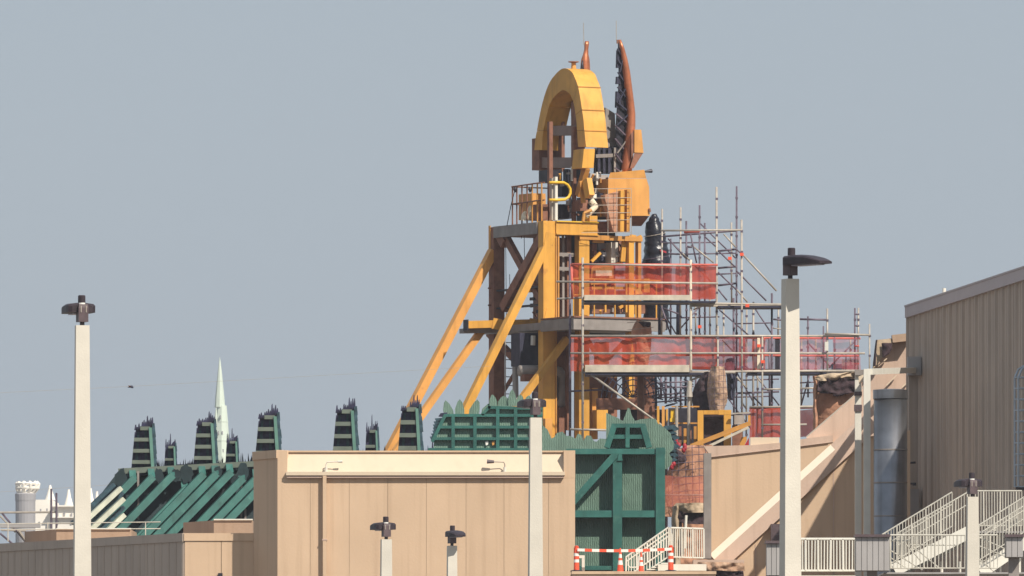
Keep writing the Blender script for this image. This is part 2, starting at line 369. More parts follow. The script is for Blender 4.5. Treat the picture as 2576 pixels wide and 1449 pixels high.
def roofbox(label, xs, xm, xe, yt, D, hgt, dd):
    a, b, c = P(xs,yt,D+dd), P(xm,yt,D), P(xe,yt,D)
    t = thing('rooftop_unit', label, 'rooftop unit', (b.x,D,b.z-hgt))
    MB().prism([Vector((b.x,D,b.z-hgt)),Vector((c.x,D,b.z-hgt)),Vector((c.x,D+4,b.z-hgt)),Vector((a.x,D+4,b.z-hgt)),Vector((a.x,a.y,b.z-hgt))],(0,0,hgt)).obj('casing','tan_dark',t)
    bx((b.x,D-.02,b.z-hgt+.02),(c.x,D-.001,b.z-.1)).obj('front_panel','orange' if False else 'tan_dark',t)
    MB().tube([(b.x,D-.05,b.z+.02),(c.x,D-.05,b.z+.02)],.02,6).obj('edge_trim','white',t)
    return t
roofbox('flat tan rooftop box above the shaded ribbed wall, behind the left lamp post', 62,142,330,1332,267,.9,2.5)
roofbox('tan rooftop box beside the end of the stucco building', 461,538,636,1309,264,1.2,2.5)
# thin white rooftop railing
t = thing('roof_railing','thin white pipe railing on the roof at lower left','railing',P(200,1362,268.5))
for y in (1316,1330):
    MB().tube([P(-20,y+2,268.5),P(404,y-3 if y<1320 else y,268.5)],.014,6).obj('rail','rail_white',t)
for x in (20,120,366):
    MB().tube([P(x,1314,268.5),P(x,1362,268.5)],.016,6).obj('post','rail_white',t)

# ------------------------------------------------------------------ green ribbed scenery wall (left)
DR = 274.0
ridge = lambda x: 1181-(x-303)*(19/335)
t = thing('ribbed_scenery_roof','green slanted scenery structure with diagonal raking beams','scenery',P(420,1900-0,270)-Vector((0,0,EYE)))
# dark skin set back behind the beams
MB().prism([P(300,1183,DR+.6),P(660,1162,DR+.6),P(660,1420,DR-1.0),P(120,1420,DR-1.0),P(232,1270,DR+.1)],(0,1.2,0)).obj('back_skin','green_dark',t)
MB().beam(P(298,1186,DR-.15),P(660,1166,DR-.15),.3,.17,(0,1,0)).obj('ridge_beam','shelf',t)
tops = [1290,1470,1660,1790,1960,2085,2225,2340,2480,2620]
starts = [430,415,400,530,390,385,370,430,420,400]
for i,(tx,ty) in enumerate(zip(tops,starts)):
    x0,y0 = Y5(tx,ty+75); x1 = x0-330; y1 = y0+330*1.03
    p0 = P(x0,y0,DR-.55); p1 = P(x1,y1,DR-2.6)
    o = MB().beam(p0,p1,.30,.215,(0,1,.2)); o.obj('raking_beam','green',t)
    xa,ya = Y5(tx-8,ty-10)
    MB().ladder([P(xa-9,ya,DR-.42),P(x0-9,y0+4,DR-.57)],[P(xa+7,ya,DR-.42),P(x0+8,y0-1,DR-.57)],(0,.3,0)).obj('knee','green',t)
# dark jagged scenic clumps at the heads of the beams
for i,(zx,zy,r) in enumerate(((1165,500,85),(1530,470,60),(1700,470,55),(1800,460,80),(2110,430,45),(2350,450,80),(2260,520,40))):
    pts=[]
    for k in range(16):
        a_=2*math.pi*k/16; rr=r*(.75+.45*random.random())
        pts.append(P(*Y5(zx+rr*math.cos(a_)*.8, zy+rr*1.15*math.sin(a_)),DR-.5))
    MB().prism(pts,(0,.12,0)).obj('foliage_cutout','green_dark',t)
# sunlit stripes on the ribs, put in as pale beams at the left end
for (x0,y0,x1,y1) in ((1165,595,830,905),(1190,700,860,1010),(1190,860,1000,1040)):
    MB().beam(P(*Y5(x0,y0),DR-3.0),P(*Y5(x1,y1),DR-3.4),.30,.14,(0,1,.2)).obj('sunlit_stripe','sunlit_cream',t)
for (x0,y0,x1,y1) in ((1100,560,700,935),(1180,640,820,990),(1190,780,900,1060)):
    MB().beam(P(*Y5(x0,y0),DR-2.7),P(*Y5(x1,y1),DR-3.1),.3,.12,(0,1,.2)).obj('raking_beam','thicket_teal',t)
for zx in (1335,2370,2330):
    MB().beam(P(*Y5(zx,430),DR-.4),P(*Y5(zx,900),DR-.4),.06,.06).obj('stud','grey_steel',t)

# scenery wall behind the stucco building that carries the towers
t = thing('scenery_wall','dark green scenery wall behind the stucco building with spiky grass edge','scenery',P(840,1900,274)-Vector((0,0,EYE)))
MB().prism([P(300,1186,DR+2),P(1450,1146,DR+2),P(1450,1960,DR+2),P(300,1960,DR+2)],(0,.4,0)).obj('wall','green_dark',t)
def spikes(mb, x0, x1, yb, h, D, step, vary=.8, lean=0):
    x = x0
    while x < x1:
        hh = h*(1-vary*random.random()); wv = step*(.6+.7*random.random()); l_ = (random.random()-.5)*step*1.2
        d_ = D+random.random()*.15
        mb.prism([P(x,yb,d_),P(x+wv,yb,d_),P(x+wv*.7+l_,yb-hh*.7,d_),P(x+wv*.5+l_*1.2,yb-hh,d_),P(x+wv*.2+l_,yb-hh*.6,d_)],(0,.05,0))
        x += step*(.55+.5*random.random())
m = MB()
for (x0,x1,yb,h) in ((388,415,1178,26),(440,490,1172,24),(470,492,1170,16),(545,572,1168,26),(598,645,1165,28),(705,720,1140,14),(832,842,1145,16),(895,925,1145,30),(948,1003,1145,30),(1055,1100,1145,28),(1085,1100,1145,55)):
    spikes(m,x0,x1,yb+8,h+8,DR+1.2,4.2); m.prism([P(x0,yb+12,DR+1.25),P(x1,yb+12,DR+1.25),P(x1,yb-4,DR+1.25),P(x0,yb-4,DR+1.25)],(0,.2,0))
m.obj('spiky_grass','thicket',t,kind='stuff')

def stower(label, x0, x1, ytop, yb, levels, big=True):
    """open backed scenery tower: dark slatted faces, pale shelves, green corner post, ragged top"""
    D = DR; w_ = x1-x0; root = thing('scenic_tower',label,'scenery tower',P((x0+x1)/2,yb+14,D),'scenery towers')
    tap = .16*w_ if big else .1*w_
    yroof = ytop+(yb-ytop)*.24 if big else ytop+(yb-ytop)*.40
    def xl(y): return x0+tap*(yb-y)/(yb-yroof)*(1.0)
    def xr(y): return x1-tap*.5*(yb-y)/(yb-yroof)
    cw = w_*.17                                # corner post
    yb2 = yb+14
    # dark slats between shelves
    ns = 6 if big else 3
    for k in range(ns):
        f0, f1 = k/ns, (k+.86)/ns
        xa, xb = lambda y,f=f0: xl(y)+(xr(y)-cw-xl(y))*f, lambda y,f=f1: xl(y)+(xr(y)-cw-xl(y))*f
        top = yroof+(6 if big else 3)+ (5 if k < ns*.35 and big else 0)
        MB().prism([P(xa(yb2),yb2,D+.1),P(xb(yb2),yb2,D+.1),P(xb(top),top,D+.1),P(xa(top),top,D+.1)],(0,.06,0)).obj('slat',('thicket','thicket_teal','thicket')[k%3],root)
    MB().prism([P(xl(yb2)+2,yb2,D+.35),P(xr(yb2)-1,yb2,D+.35),P(xr(yroof)-1,yroof,D+.35),P(xl(yroof)+2,yroof,D+.35)],(0,.7,0)).obj('rear_panel','thicket',root)
    for j in range(levels):
        y = yroof+ (yb-yroof)*(j+ (.0 if True else 0))/(levels-.25)
        xs = xl(y)+(0 if j else (xr(y)-xl(y))*.28)
        th = (yb-yroof)*(.055 if big else .07)
        MB().prism([P(xs,y+th,D-.12),P(xr(y)-cw*.9,y+th,D-.12),P(xr(y)-cw*.9,y-th*.6,D-.12),P(xs,y-th*.6,D-.12)],(0,.2,0)).obj('shelf','shelf',root)
    MB().prism([P(xr(yb2)-cw,yb2,D-.16),P(xr(yb2)-cw*.25,yb2,D-.16),P(xr(yroof)-cw*.45,yroof-1,D-.16),P(xr(yroof)-cw*1.15,yroof-1,D-.16)],(0,.18,0)).obj('corner_post','green_pale',root)
    m = MB()                                     # ragged strip on the right corner
    n_=9
    for k in range(n_):
        ya = yb2+(yroof-6-yb2)*k/n_; yc = yb2+(yroof-6-yb2)*(k+1.25)/n_
        e = cw*(.5+.6*random.random())
        m.prism([P(xr(ya)-cw*.3,ya,D+.02),P(xr(ya)+e*.5,ya+1,D+.05),P(xr(yc)+e*.35,yc-3,D+.05),P(xr(yc)-cw*.35,yc,D+.02)],(0,.12,0))
    m.obj('ragged_edge','thicket_teal',root)
    m = MB()                                     # ragged top
    xc0, xc1 = xl(yroof), xr(yroof)
    for k in range(11 if big else 7):
        f = (k+.3)/(11 if big else 7); x = xc0+(xc1-xc0)*f
        prof = (.22+.35*random.random()) if f < .42 else ((.45+.35*random.random()) if f<.62 else (.6+.4*random.random()))
        if big and abs(f-.66) < .05: prof = 1.0
        if not big: prof = 1.0 if abs(f-.47)<.08 else .25+.4*random.random()
        hh = (yroof-ytop)*prof; wv = (xc1-xc0)*.075
        yb3 = yroof+(5 if f<.35 and big else 2)
        m.prism([P(x-wv,yb3,D+.12),P(x+wv,yb3,D+.12),P(x+wv*.6,yb3-hh*.55,D+.12),P(x+wv*.25,yb3-hh,D+.12),P(x-wv*.3,yb3-hh*.9,D+.12),P(x-wv*.6,yb3-hh*.5,D+.12)],(0,.2,0))
    xm_ = xc0+(xc1-xc0)*.42
    m.prism([P(xm_,yroof+2,D+.15),P(xc1-1,yroof+2,D+.15),P(xc1-1,yroof-(yroof-ytop)*.45,D+.15),P(xm_+(xc1-xm_)*.45,yroof-(yroof-ytop)*.3,D+.15)],(0,.2,0))
    m.obj('ragged_top','thicket',root)
stower('spiky dark scenery tower at the left end of the green ridge',330,391,1043,1182,4)
stower('spiky dark scenery tower directly in front of the pale distant spire',486,546,1032,1172,4)
stower('spiky dark scenery tower rising from the left corner of the stucco building',641,706,1013,1160,4)
stower('spiky dark scenery tower standing alone above the cream band',836,900,997,1150,4)
stower('spiky dark scenery tower overlapping the feet of the orange raking legs',1000,1062,990,1150,4)
stower('small spiky scenery tower between the two leftmost tall ones',413,444,1088,1178,2,False)
stower('small spiky scenery tower just right of the pale distant spire',567,600,1074,1168,2,False)
stower('small spiky scenery tower above the cream band left of the orange legs',918,953,1040,1150,2,False)

# ------------------------------------------------------------------ green grid panel with leaf cut-outs
D = 268.0
t = thing('leaf_scenery_panel','green gridded scenery panel with pale leaf cut-outs behind a lamp post','scenery',P(1230,1900,D)-Vector((0,0,EYE)))
MB().prism(fp(Z5,[(345,1252),(430,1085),(690,1068),(745,1015),(830,1005),(1130,1030),(1130,1500),(320,1500)],D+.32),(0,.12,0)).obj('sheet','green_leaf',t)
for y,x0,x1 in ((1078,415,1130),(1163,375,1130),(1247,335,1130),(1325,300,1130)):
    MB().beam(P(*Z5(x0,y),D+.25),P(*Z5(x1,y),D+.25),.14,.085,(0,1,0)).obj('cross_beam','green',t)
MB().beam(P(*Z5(735,1020),D+.25),P(*Z5(1130,1030),D+.25),.14,.085,(0,1,0)).obj('cross_beam','green',t)
for x,y0 in ((482,1080),(640,1078),(805,1015),(935,1020),(1060,1025)):
    MB().beam(P(*Z5(x,y0),D+.245),P(*Z5(x,1500),D+.245),.15,.1,(0,1,0)).obj('upright','green',t)
MB().beam(P(*Z5(425,1075),D+.25),P(*Z5(330,1270),D+.25),.15,.1,(0,1,0)).obj('edge_beam','green',t)
MB().beam(P(*Z5(690,1075),D+.25),P(*Z5(750,1010),D+.25),.14,.09,(0,1,0)).obj('edge_beam','green',t)
def leaf(cx, base, tip, wd, lean=0):
    a=(cx-wd/2,base); b=(cx+wd/2,base)
    return [a,(cx-wd*.55+lean*.3,(base*.6+tip*.4)),(cx-wd*.25+lean*.8,base*.15+tip*.85),(cx+lean,tip),(cx+wd*.3+lean*.8,base*.2+tip*.8),(cx+wd*.5+lean*.3,base*.6+tip*.4),b]
for i,(cx,bs,tp,wd,ln) in enumerate(((455,1085,968,70,-28),(530,1085,960,66,0),(630,1085,962,72,28),(720,1060,985,70,35),(775,1010,925,55,-8),(850,1010,935,80,0),(910,1010,888,60,0),(965,1010,925,60,5),(1020,1020,932,62,10),(1090,1040,965,60,10))):
    MB().prism(fp(Z5,leaf(cx,bs,tp,wd,ln),D+.55+.05*(i%2)),(0,.05,0)).obj('leaf','green_leaf',t)
MB().prism(fp(Z5,[(375,1085),(390,1062),(440,1056),(430,1090)],D+.25),(0,.2,0)).obj('dark_leaf','thicket',t)
m=MB()
for k in range(7):
    y=1100+k*22; e=345+(1250-1090)*0-(k*6)+random.random()*14
    m.prism(fp(Z5,[(e,y),(e+60-k*4,y-6),(e+50-k*4,y+28),(e+8,y+20)],D+.25),(0,.1,0))
m.obj('ragged_edge','thicket_teal',t)
for zx,c in ((725,'reflective'),(772,'orange')):   # daylight through the bottom row, painted as small bright plates
    MB().prism(fp(Z5,[(zx-10,1268),(zx+12,1262),(zx+10,1290),(zx-6,1296)],D+.24),(0,.03,0)).obj('daylight_glint',c,t)

# low leaf hedge cut-out right of the grid
t = thing('leaf_hedge_panel','pale green jagged leaf cut-out below the tower columns','scenery',P(1430,1900,D-1)-Vector((0,0,EYE)))
pts=[(1130,1500),(1130,1150),(1165,1180),(1195,1245),(1215,1235),(1235,1205),(1275,1195),(1300,1225),(1330,1228),(1370,1245),(1385,1210),(1410,1218),(1425,1262),(1450,1222),(1480,1225),(1500,1262),(1520,1270),(1546,1245),(1620,1250),(1620,1500)]
MB().prism(fp(Z5,pts,D-1),(0,.08,0)).obj('sheet','green_leaf',t)

# ------------------------------------------------------------------ large green framed wall
D = 262.0
t = thing('green_framed_wall','big green framed scenery wall with diagonal brace beside the stucco building','scenery',P(1560,1900,D)-Vector((0,0,EYE)))
MB().prism(fp(Z8,[(60,215),(1020,215),(1020,1500),(60,1500)],D+.42),(0,.15,0)).obj('sheet','green_wall',t)
bs = [((60,243),(1022,243),.055*0+.16),((60,848),(930,848),.2),((60,1372),(1010,1372),.12)]
for a,b,h in bs: MB().beam(P(*Z8(*a),D+.22),P(*Z8(*b),D+.22),.5,h,(0,1,0)).obj('cross_beam','green',t)
MB().beam(P(*Z8(972,206),D+.2),P(*Z8(972,1500),D+.2),.56,.265,(0,1,0)).obj('post','green',t)
MB().beam(P(*Z8(557,262),D+.19),P(*Z8(557,1500),D+.19),.54,.27,(0,1,0)).obj('post','green',t)
MB().beam(P(*Z8(535,275),D+.02),P(*Z8(120,740),D+.02),.3,.2,(0,1,0)).obj('diagonal_brace','green',t)
MB().prism(fp(Z8,[(556,330),(610,330),(600,285),(570,262)],D-.12),(0,.1,0)).obj('gusset','green',t)
# bracket frame on top
fr=[((455,205),(525,-5)),((865,205),(805,-5))]
for a,b in fr: MB().beam(P(*Z8(*a),D+.2),P(*Z8(*b),D+.2),.45,.17,(0,1,0)).obj('bracket_leg','green',t)
for a,b in (((500,-8),(830,-8)),((478,100),(850,100))): MB().beam(P(*Z8(*a),D+.22),P(*Z8(*b),D+.22),.42,.12,(0,1,0)).obj('bracket_beam','green',t)
MB().beam(P(*Z8(655,0),D+.18),P(*Z8(655,205),D+.18),.42,.12,(0,1,0)).obj('bracket_post','green',t)
MB().prism(fp(Z8,[(470,200),(535,10),(790,10),(850,200)],D+.36),(0,.06,0)).obj('bracket_sheet','green_wall',t)
pts=[(540,960),(590,985),(640,1005),(690,1035),(712,985),(735,915),(755,925),(772,985),(800,1035),(850,1020),(920,1012),(985,1015),(1010,1060),(1040,1075),(1085,1110),(1125,1150),(1135,1200),(1158,1240),(1150,1290),(1110,1330),(1140,1380),(1130,1430),(1090,1470),(540,1470)]
MB().prism(fp(Z6,pts,D+.75),(0,.08,0)).obj('leaf_sheet','green_leaf',t)
m=MB()
for k in range(8):
    y=1100+k*40; x=1085+ (40 if k%2 else 65)+random.random()*20
    m.prism(fp(Z6,[(1060,y-20),(x,y-28),(x+45,y+8),(x+10,y+25),(1060,y+40)],D+.9),(0,.08,0))
m.obj('ragged_edge','thicket_teal',t)

# ------------------------------------------------------------------ the yellow steel tower
TU = Vector((.871,.491,0)); TV = Vector((-.491,.871,0)); T0 = Vector((P(1380,0,300).x,300,0))
def T(u,v,z): return T0+TU*u+TV*v+Vector((0,0,z))
def on(x,y,n,k):
    a=(x-CX)/F; b=(HY-y)/F; tt=(k+T0.dot(n))/(a*n.x+n.y); return Vector((a*tt,tt,EYE+b*tt))
def onv(x,y,v): return on(x,y,TV,v)
def onu(x,y,u): return on(x,y,TU,u)
def tz(y): return EYE+(HY-y)/75.0
def tbox(u0,u1,v0,v1,z0,z1):
    return MB().hexa([T(u0,v0,z0),T(u1,v0,z0),T(u1,v1,z0),T(u0,v1,z0)],[T(u0,v0,z1),T(u1,v0,z1),T(u1,v1,z1),T(u0,v1,z1)])
tw = thing('steel_tower','tall yellow steel ride tower with arch on top and raking legs','tower',(T0.x,T0.y,0))
zd1, zd1b = tz(557), tz(585); zd2, zd2b = tz(803), tz(836)
# columns
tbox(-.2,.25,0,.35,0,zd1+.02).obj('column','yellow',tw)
tbox(-.2,.22,3.4,3.75,0,zd1-.02).obj('column','brown_and_shaded',tw)  # shade of the deck above put into the brown column colour
tbox(-.225,-.202,3.60,3.72,tz(625),zd1+.04).obj('column_strip','orange',tw)  # lit edge of the column, painted as an orange strip
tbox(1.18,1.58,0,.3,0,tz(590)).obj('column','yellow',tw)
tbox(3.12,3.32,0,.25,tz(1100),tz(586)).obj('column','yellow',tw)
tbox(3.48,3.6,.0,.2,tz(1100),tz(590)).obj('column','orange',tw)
tbox(1.5,1.85,3.3,3.7,0,tz(580)).obj('column','brown_and_shaded',tw)
tbox(3.1,3.4,3.3,3.7,0,tz(580)).obj('column','brown_and_shaded',tw)
# near face plates and flange lines on the main column
tbox(.255,.30,-.04,.3,tz(1090),zd1b-.01).obj('column_strip','ochre',tw)
# top deck
tbox(-.1,1.85,.36,3.8,zd1b+.05,zd1-.05).obj('deck','brown_and_shaded',tw)
tbox(-.24,-.1,.38,3.36,zd1b-.02,zd1-.01).obj('edge_beam','grey_steel',tw)
tbox(.26,1.86,-.06,.1,zd1b-.02,zd1-.01).obj('edge_beam','yellow',tw)
tbox(.26,1.88,-.12,.12,zd1-.008,zd1+.03).obj('toe_plate','signal_yellow',tw)
tbox(.26,1.88,-.10,.12,zd1b-.06,zd1b-.022).obj('flange','yellow',tw)
tbox(1.18,3.62,-.05,.1,tz(600),tz(588)).obj('beam','ochre',tw)
# second deck
tbox(-.3,3.3,-2.15,3.9,zd2b+.08,zd2-.12).obj('deck','grey_steel',tw)
tbox(-.32,3.2,-2.25,-2.15,zd2b,zd2-.05).obj('edge_beam','grey_steel',tw)
tbox(-.34,-.22,-2.14,-.05,zd2b+.01,zd2-.06).obj('edge_beam','grey_steel',tw)
tbox(-.34,3.25,-2.3,-.05,zd2-.045,zd2+.01).obj('grating','brown_and_shaded',tw)
p0=onv(1172,817,2.2); p1=onv(1362,812,2.2)
MB().beam(p0,p1,.25,.25,TV).obj('cross_beam','yellow',tw)
MB().beam(p0+Vector((0,.0,-.2))+TV*.3,p1+Vector((0,0,-.22))+TV*.3,.3,.16,TV).obj('cross_beam','grey_steel',tw)
MB().beam(p0-TU*.0+Vector((0,0,.17)),p0+Vector((0,0,-.2)),.3,.04,TV).obj('end_plate','dark_steel',tw)
# raking legs
def leg(a,b,v,wd,m,name='raking_leg',dv=0):
    return MB().beam(onv(*a,v),onv(*b,v+dv),wd,wd,TV).obj(name,m,tw)
def toground(a,b,v):
    pa,pb=onv(*a,v),onv(*b,v); d=pb-pa; k=(pa.z)/(-d.z); return pa,pa+d*k
for a,b,v,wd,m in (((1240,632),(988,1118),3.55,.28,'orange'),((1387,590),(1170,1032),.1,.25,'yellow'),((1218,822),(1056,1050),2.6,.22,'orange'),((1426,852),(1318,996),-.3,.22,'yellow')):
    pa,pb=toground(a,b,v); MB().beam(pa,pb,wd,wd,TV).obj('raking_leg',m,tw)
# bracing on the shaded face, its shade put into the brown colour
def br(z,a,b,u,wd=.17,m='brown_and_shaded'): MB().beam(onu(*z(*a),u),onu(*z(*b),u),wd,wd*(1.5 if wd>.1 else 1),TU).obj('brace',m,tw)
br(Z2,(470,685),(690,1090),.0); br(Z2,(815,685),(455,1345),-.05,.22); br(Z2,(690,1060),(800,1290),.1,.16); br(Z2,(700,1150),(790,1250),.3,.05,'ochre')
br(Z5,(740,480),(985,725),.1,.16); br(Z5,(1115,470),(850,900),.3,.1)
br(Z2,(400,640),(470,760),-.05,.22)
tbox(-.1,.1,.35,3.4,tz(720)-.03,tz(720)+.03).obj('rail','dark_steel',tw)
tbox(-.1,.1,.35,3.4,tz(765)-.03,tz(765)+.03).obj('rail','dark_steel',tw)
for y in (725,768):
    MB().tube([onv(1228,y,3.6),onv(1244,y,3.6)],.03,6).obj('peg','brown_and_shaded',tw)
# cladding of the dark bay between the two lit columns
tbox(.32,1.16,.9,1.0,tz(1080),zd1b-.1).obj('bay_panel','brown_and_shaded',tw)
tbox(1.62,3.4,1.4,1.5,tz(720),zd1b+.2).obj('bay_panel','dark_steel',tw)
tbox(.34,.40,-.03,.05,zd2,zd1b-.08).obj('post','ochre',tw)
for y in (642,678):
    tbox(.3,1.16,.3,.36,tz(y),tz(y-9)).obj('girt','grey_steel',tw)
tbox(.82,.9,.5,.56,zd2,zd1b).obj('conduit','grey_steel',tw)
tbox(.98,1.14,.45,.6,tz(1080),zd1b).obj('column_rear','brown_and_shaded',tw)
# handrails, second deck
for y in (709,750):
    MB().tube([T(-.3,-2.2,tz(y)),T(3.1,-2.2,tz(y-1))],.025,6).obj('handrail','yellow',tw)
for u in (-.3,.5,1.3,2.1,2.9):
    MB().tube([T(u,-2.2,zd2),T(u,-2.2,tz(708))],.025,6).obj('rail_post','yellow',tw)
# top deck railing
for y,c in ((461,'brown_and_shaded'),(505,'brown_and_shaded')):
    MB().tube([T(-.15,2.25,tz(y)),T(-.15,.5,tz(y-2)),T(-.1,.1,tz(y-2))],.026,6).obj('handrail',c,tw)
    MB().tube([T(-.15,2.25,tz(y)),T(.6,2.3,tz(y)),T(1.6,2.3,tz(y))],.022,6).obj('handrail',c,tw)
for v in (2.2,1.9,1.55,1.2,.85,.5,.2):
    MB().tube([T(-.15,v,zd1),T(-.15,v,tz(460))],.026,6).obj('rail_post','brown_and_shaded' if v>1 else 'ochre',tw)
pts=[Z2(a,b) for a,b in ((870,205),(940,203),(1000,205),(1035,225),(1058,260),(1060,300),(1045,335),(1010,358),(950,362),(870,362))]
MB().tube([onv(x,y,-.05) for x,y in pts],.05,8).obj('ladder_hoop','signal_yellow',tw,smooth=True)
# items piled on the top deck
MB().hexa([onu(*Z2(a,b),.25) for a,b in ((592,545),(725,545),(718,300),(592,312))],[onu(*Z2(a,b),.25)+TU*.5 for a,b in ((592,545),(725,545),(718,300),(592,312))]).obj('crate','orange',tw)
# upper posts
for (x0,x1,yt,yb,u,v,m) in ((1382,1391,300,557,0,.9,'brown_and_shaded'),(1443,1450,310,557,0,.9,'brown_and_shaded'),(1397,1403,444,553,0,-.02,'white'),(1388,1392,447,553,0,.1,'galv'),(1466,1476,440,556,0,1.6,'brown_and_shaded')):
    a=onv(x0,0,v); b=onv(x1,0,v); uu0=(a-T0).dot(TU); uu1=(b-T0).dot(TU)
    tbox(uu0,uu1,v,v+.14,tz(yb),tz(yt)).obj('upper_post',m,tw)
# arch: ring in the plane u = const, extruded along u
UF=1.4; DEP=.86
outer=[(188,930),(196,850),(205,800),(222,705),(248,590),(282,490),(322,425),(383,374),(440,395),(466,445),(486,500),(500,575),(512,655),(522,725),(528,795),(540,908)]
inner=[(240,930),(243,850),(250,795),(263,730),(285,640),(302,600),(325,565),(380,522),(425,545),(440,570),(452,600),(461,640),(468,690),(474,740),(478,795),(485,908)]
def refine(p,k=4):
    q=[]
    for i in range(len(p)-1):
        a,b,c,d=p[max(i-1,0)],p[i],p[i+1],p[min(i+2,len(p)-1)]
        for j in range(k):
            t_=j/k; q.append(tuple(.5*((2*b[m])+(-a[m]+c[m])*t_+(2*a[m]-5*b[m]+4*c[m]-d[m])*t_*t_+(-a[m]+3*b[m]-3*c[m]+d[m])*t_**3) for m in (0,1)))
    return q+[p[-1]]
outer,inner=refine(outer),refine(inner)
groups=[(4*a_,4*b_) for a_,b_ in ((0,2),(2,4),(4,6),(6,8),(8,10),(10,12),(12,14),(14,15))]
for gi,(i0,i1) in enumerate(groups):
    A=[onu(*Z1(*outer[i]),UF) for i in range(i0,i1+1)]; Bq=[onu(*Z1(*inner[i]),UF) for i in range(i0,i1+1)]
    sh=(A[-1]-A[0]).normalized()*.006
    A[0]=A[0]+sh; A[-1]=A[-1]-sh; Bq[0]=Bq[0]+sh; Bq[-1]=Bq[-1]-sh
    MB().ladder(A,Bq,TU*DEP).obj('arch_panel','yellow' ,tw)
# seams standing a little proud
for i in (40,48,56):
    a=onu(*Z1(*outer[i]),UF)+(onu(*Z1(*outer[i]),UF)-onu(*Z1(*inner[i]),UF)).normalized()*.012
    MB().beam(a-TU*.01,a+TU*(DEP+.01),.03,.03).obj('arch_seam','ochre',tw)
# frame inside the arch
def bar(z,a,b,u,wd,dp,m,name='frame_bar'):
    return MB().beam(onu(*z(*a),u),onu(*z(*b),u),dp,wd,TU).obj(name,m,tw)
bar(Z1,(250,797),(500,797),1.8,.33,.3,'inner'); bar(Z1,(235,1015),(530,1015),1.75,.35,.4,'inner'); bar(Z1,(240,850),(240,1065),1.7,.5,.5,'brown_and_shaded')
bar(Z1,(485,600),(485,1080),1.95,.42,.3,'brown_and_shaded'); bar(Z1,(330,640),(330,1080),2.1,1.1,.12,'brown_and_shaded'); bar(Z1,(462,560),(470,760),2.3,.25,.2,'navy')
bar(Z1,(300,640),(420,640),1.9,.03,.03,'ochre')
MB().hexa([onv(*Z1(a,b),-.35) for a,b in ((512,1050),(590,1050),(600,920),(525,920))],[onv(*Z1(a,b),-.35)+TV*.7 for a,b in ((512,1050),(590,1050),(600,920),(525,920))]).obj('arch_foot','yellow',tw)
bar(Z1,(540,1050),(490,1240),1.6,.22,.2,'ochre'); bar(Z1,(545,1130),(565,1245),1.3,.33,.2,'yellow')
# beacon on the arch crown
c=onu(*Z1(455,372),1.9)
MB().lathe(c,[(.09,-.05),(.075,.17)],10).obj('beacon_stem','orange',tw); MB().lathe(c,[(.07,.172),(.19,.20),(.18,.225),(.02,.23)],12).obj('beacon_cap','brown_and_shaded',tw)
# small horn behind the crown
def horn(path, width, dep, v, m, name, n=10):
    pts=[onv(*Z1(a,b),v) for a,b in path]; mb=MB(); 
    secs=[]
    for p,wd in zip(pts,width):
        secs.append([p+TU*math.cos(q)*wd+TV*math.sin(q)*wd*dep for q in [2*math.pi*k/n for k in range(n)]])
    k=len(mb.v)
    for r_ in secs: mb.v+=r_
    for i in range(len(secs)-1):
        for j in range(n): mb.f.append((k+i*n+j,k+i*n+(j+1)%n,k+(i+1)*n+(j+1)%n,k+(i+1)*n+j))
    mb.f.append(tuple(range(k,k+n))); mb.f.append(tuple(range(k+(len(secs)-1)*n,k+len(secs)*n)))
    return mb.obj(name,m,tw,smooth=True)
horn([(545,190),(543,215),(541,245),(537,280),(535,310),(534,345),(535,390),(535,470)],[.075,.085,.075,.10,.15,.17,.175,.17],.8,2.0,'copper','small_horn')
horn([(517,320),(513,350),(512,400)],[.02,.05,.08],.8,1.9,'dark_steel','horn_rib')
MB().tube([onv(*Z1(524,215),2.0),onv(*Z1(522,65),2.0)],.012,5).obj('lightning_rod','galv',tw)
# large horn: copper leading edge with dark lattice trailing edge
edge=[(767,180),(785,240),(800,310),(813,400),(825,500),(838,600),(845,680),(843,760),(835,850),(825,950),(815,1050),(810,1095)]
horn(edge,[.05,.075,.10,.125,.13,.13,.14,.15,.16,.17,.18,.18],1.2,1.2,'copper','large_horn')
inn=[(750,182),(752,240),(753,310),(756,400),(754,500),(747,600),(741,680),(736,760),(735,850),(737,950),(735,1050),(735,1095)]
MB().ladder([onv(*Z1(a+10,b),1.35) for a,b in inn],[onv(*Z1(a,b),1.35) for a,b in edge],TV*.06).obj('horn_web','dark_steel',tw)
for i in range(1,len(inn)-1):
    a,b=onv(*Z1(*inn[i]),1.25),onv(*Z1(edge[i+1][0]-5,edge[i+1][1]),1.25)
    MB().beam(a,b,.05,.045,TV).obj('horn_rib','galv_shaded' if i>5 else 'navy',tw)
    if i%2==0:
        MB().beam(onv(*Z1(edge[i][0]-12,edge[i][1]),1.2),onv(*Z1(inn[i+1][0]+14,inn[i+1][1]),1.2),.05,.035,TV).obj('horn_rib','grey_steel' if i>6 else 'navy',tw)
for j,(y,yy) in enumerate(((250,370),(430,480),(530,640))):
    MB().hexa([onv(*Z1(a,b),1.3) for a,b in ((750-j*3,yy),(775,yy),(775,y),(754-j*3,y))],[onv(*Z1(a,b),1.3)+TV*.1 for a,b in ((750-j*3,yy),(775,yy),(775,y),(754-j*3,y))]).obj('horn_plate','navy',tw)
MB().tube([onv(*Z1(745,185),1.2),onv(*Z1(744,50),1.2)],.012,5).obj('lightning_rod','galv',tw)
MB().tube([onv(*Z1(752,205),1.15),onv(*Z1(752,180),1.15)],.03,6).obj('rod_clamp','brown_and_shaded',tw)
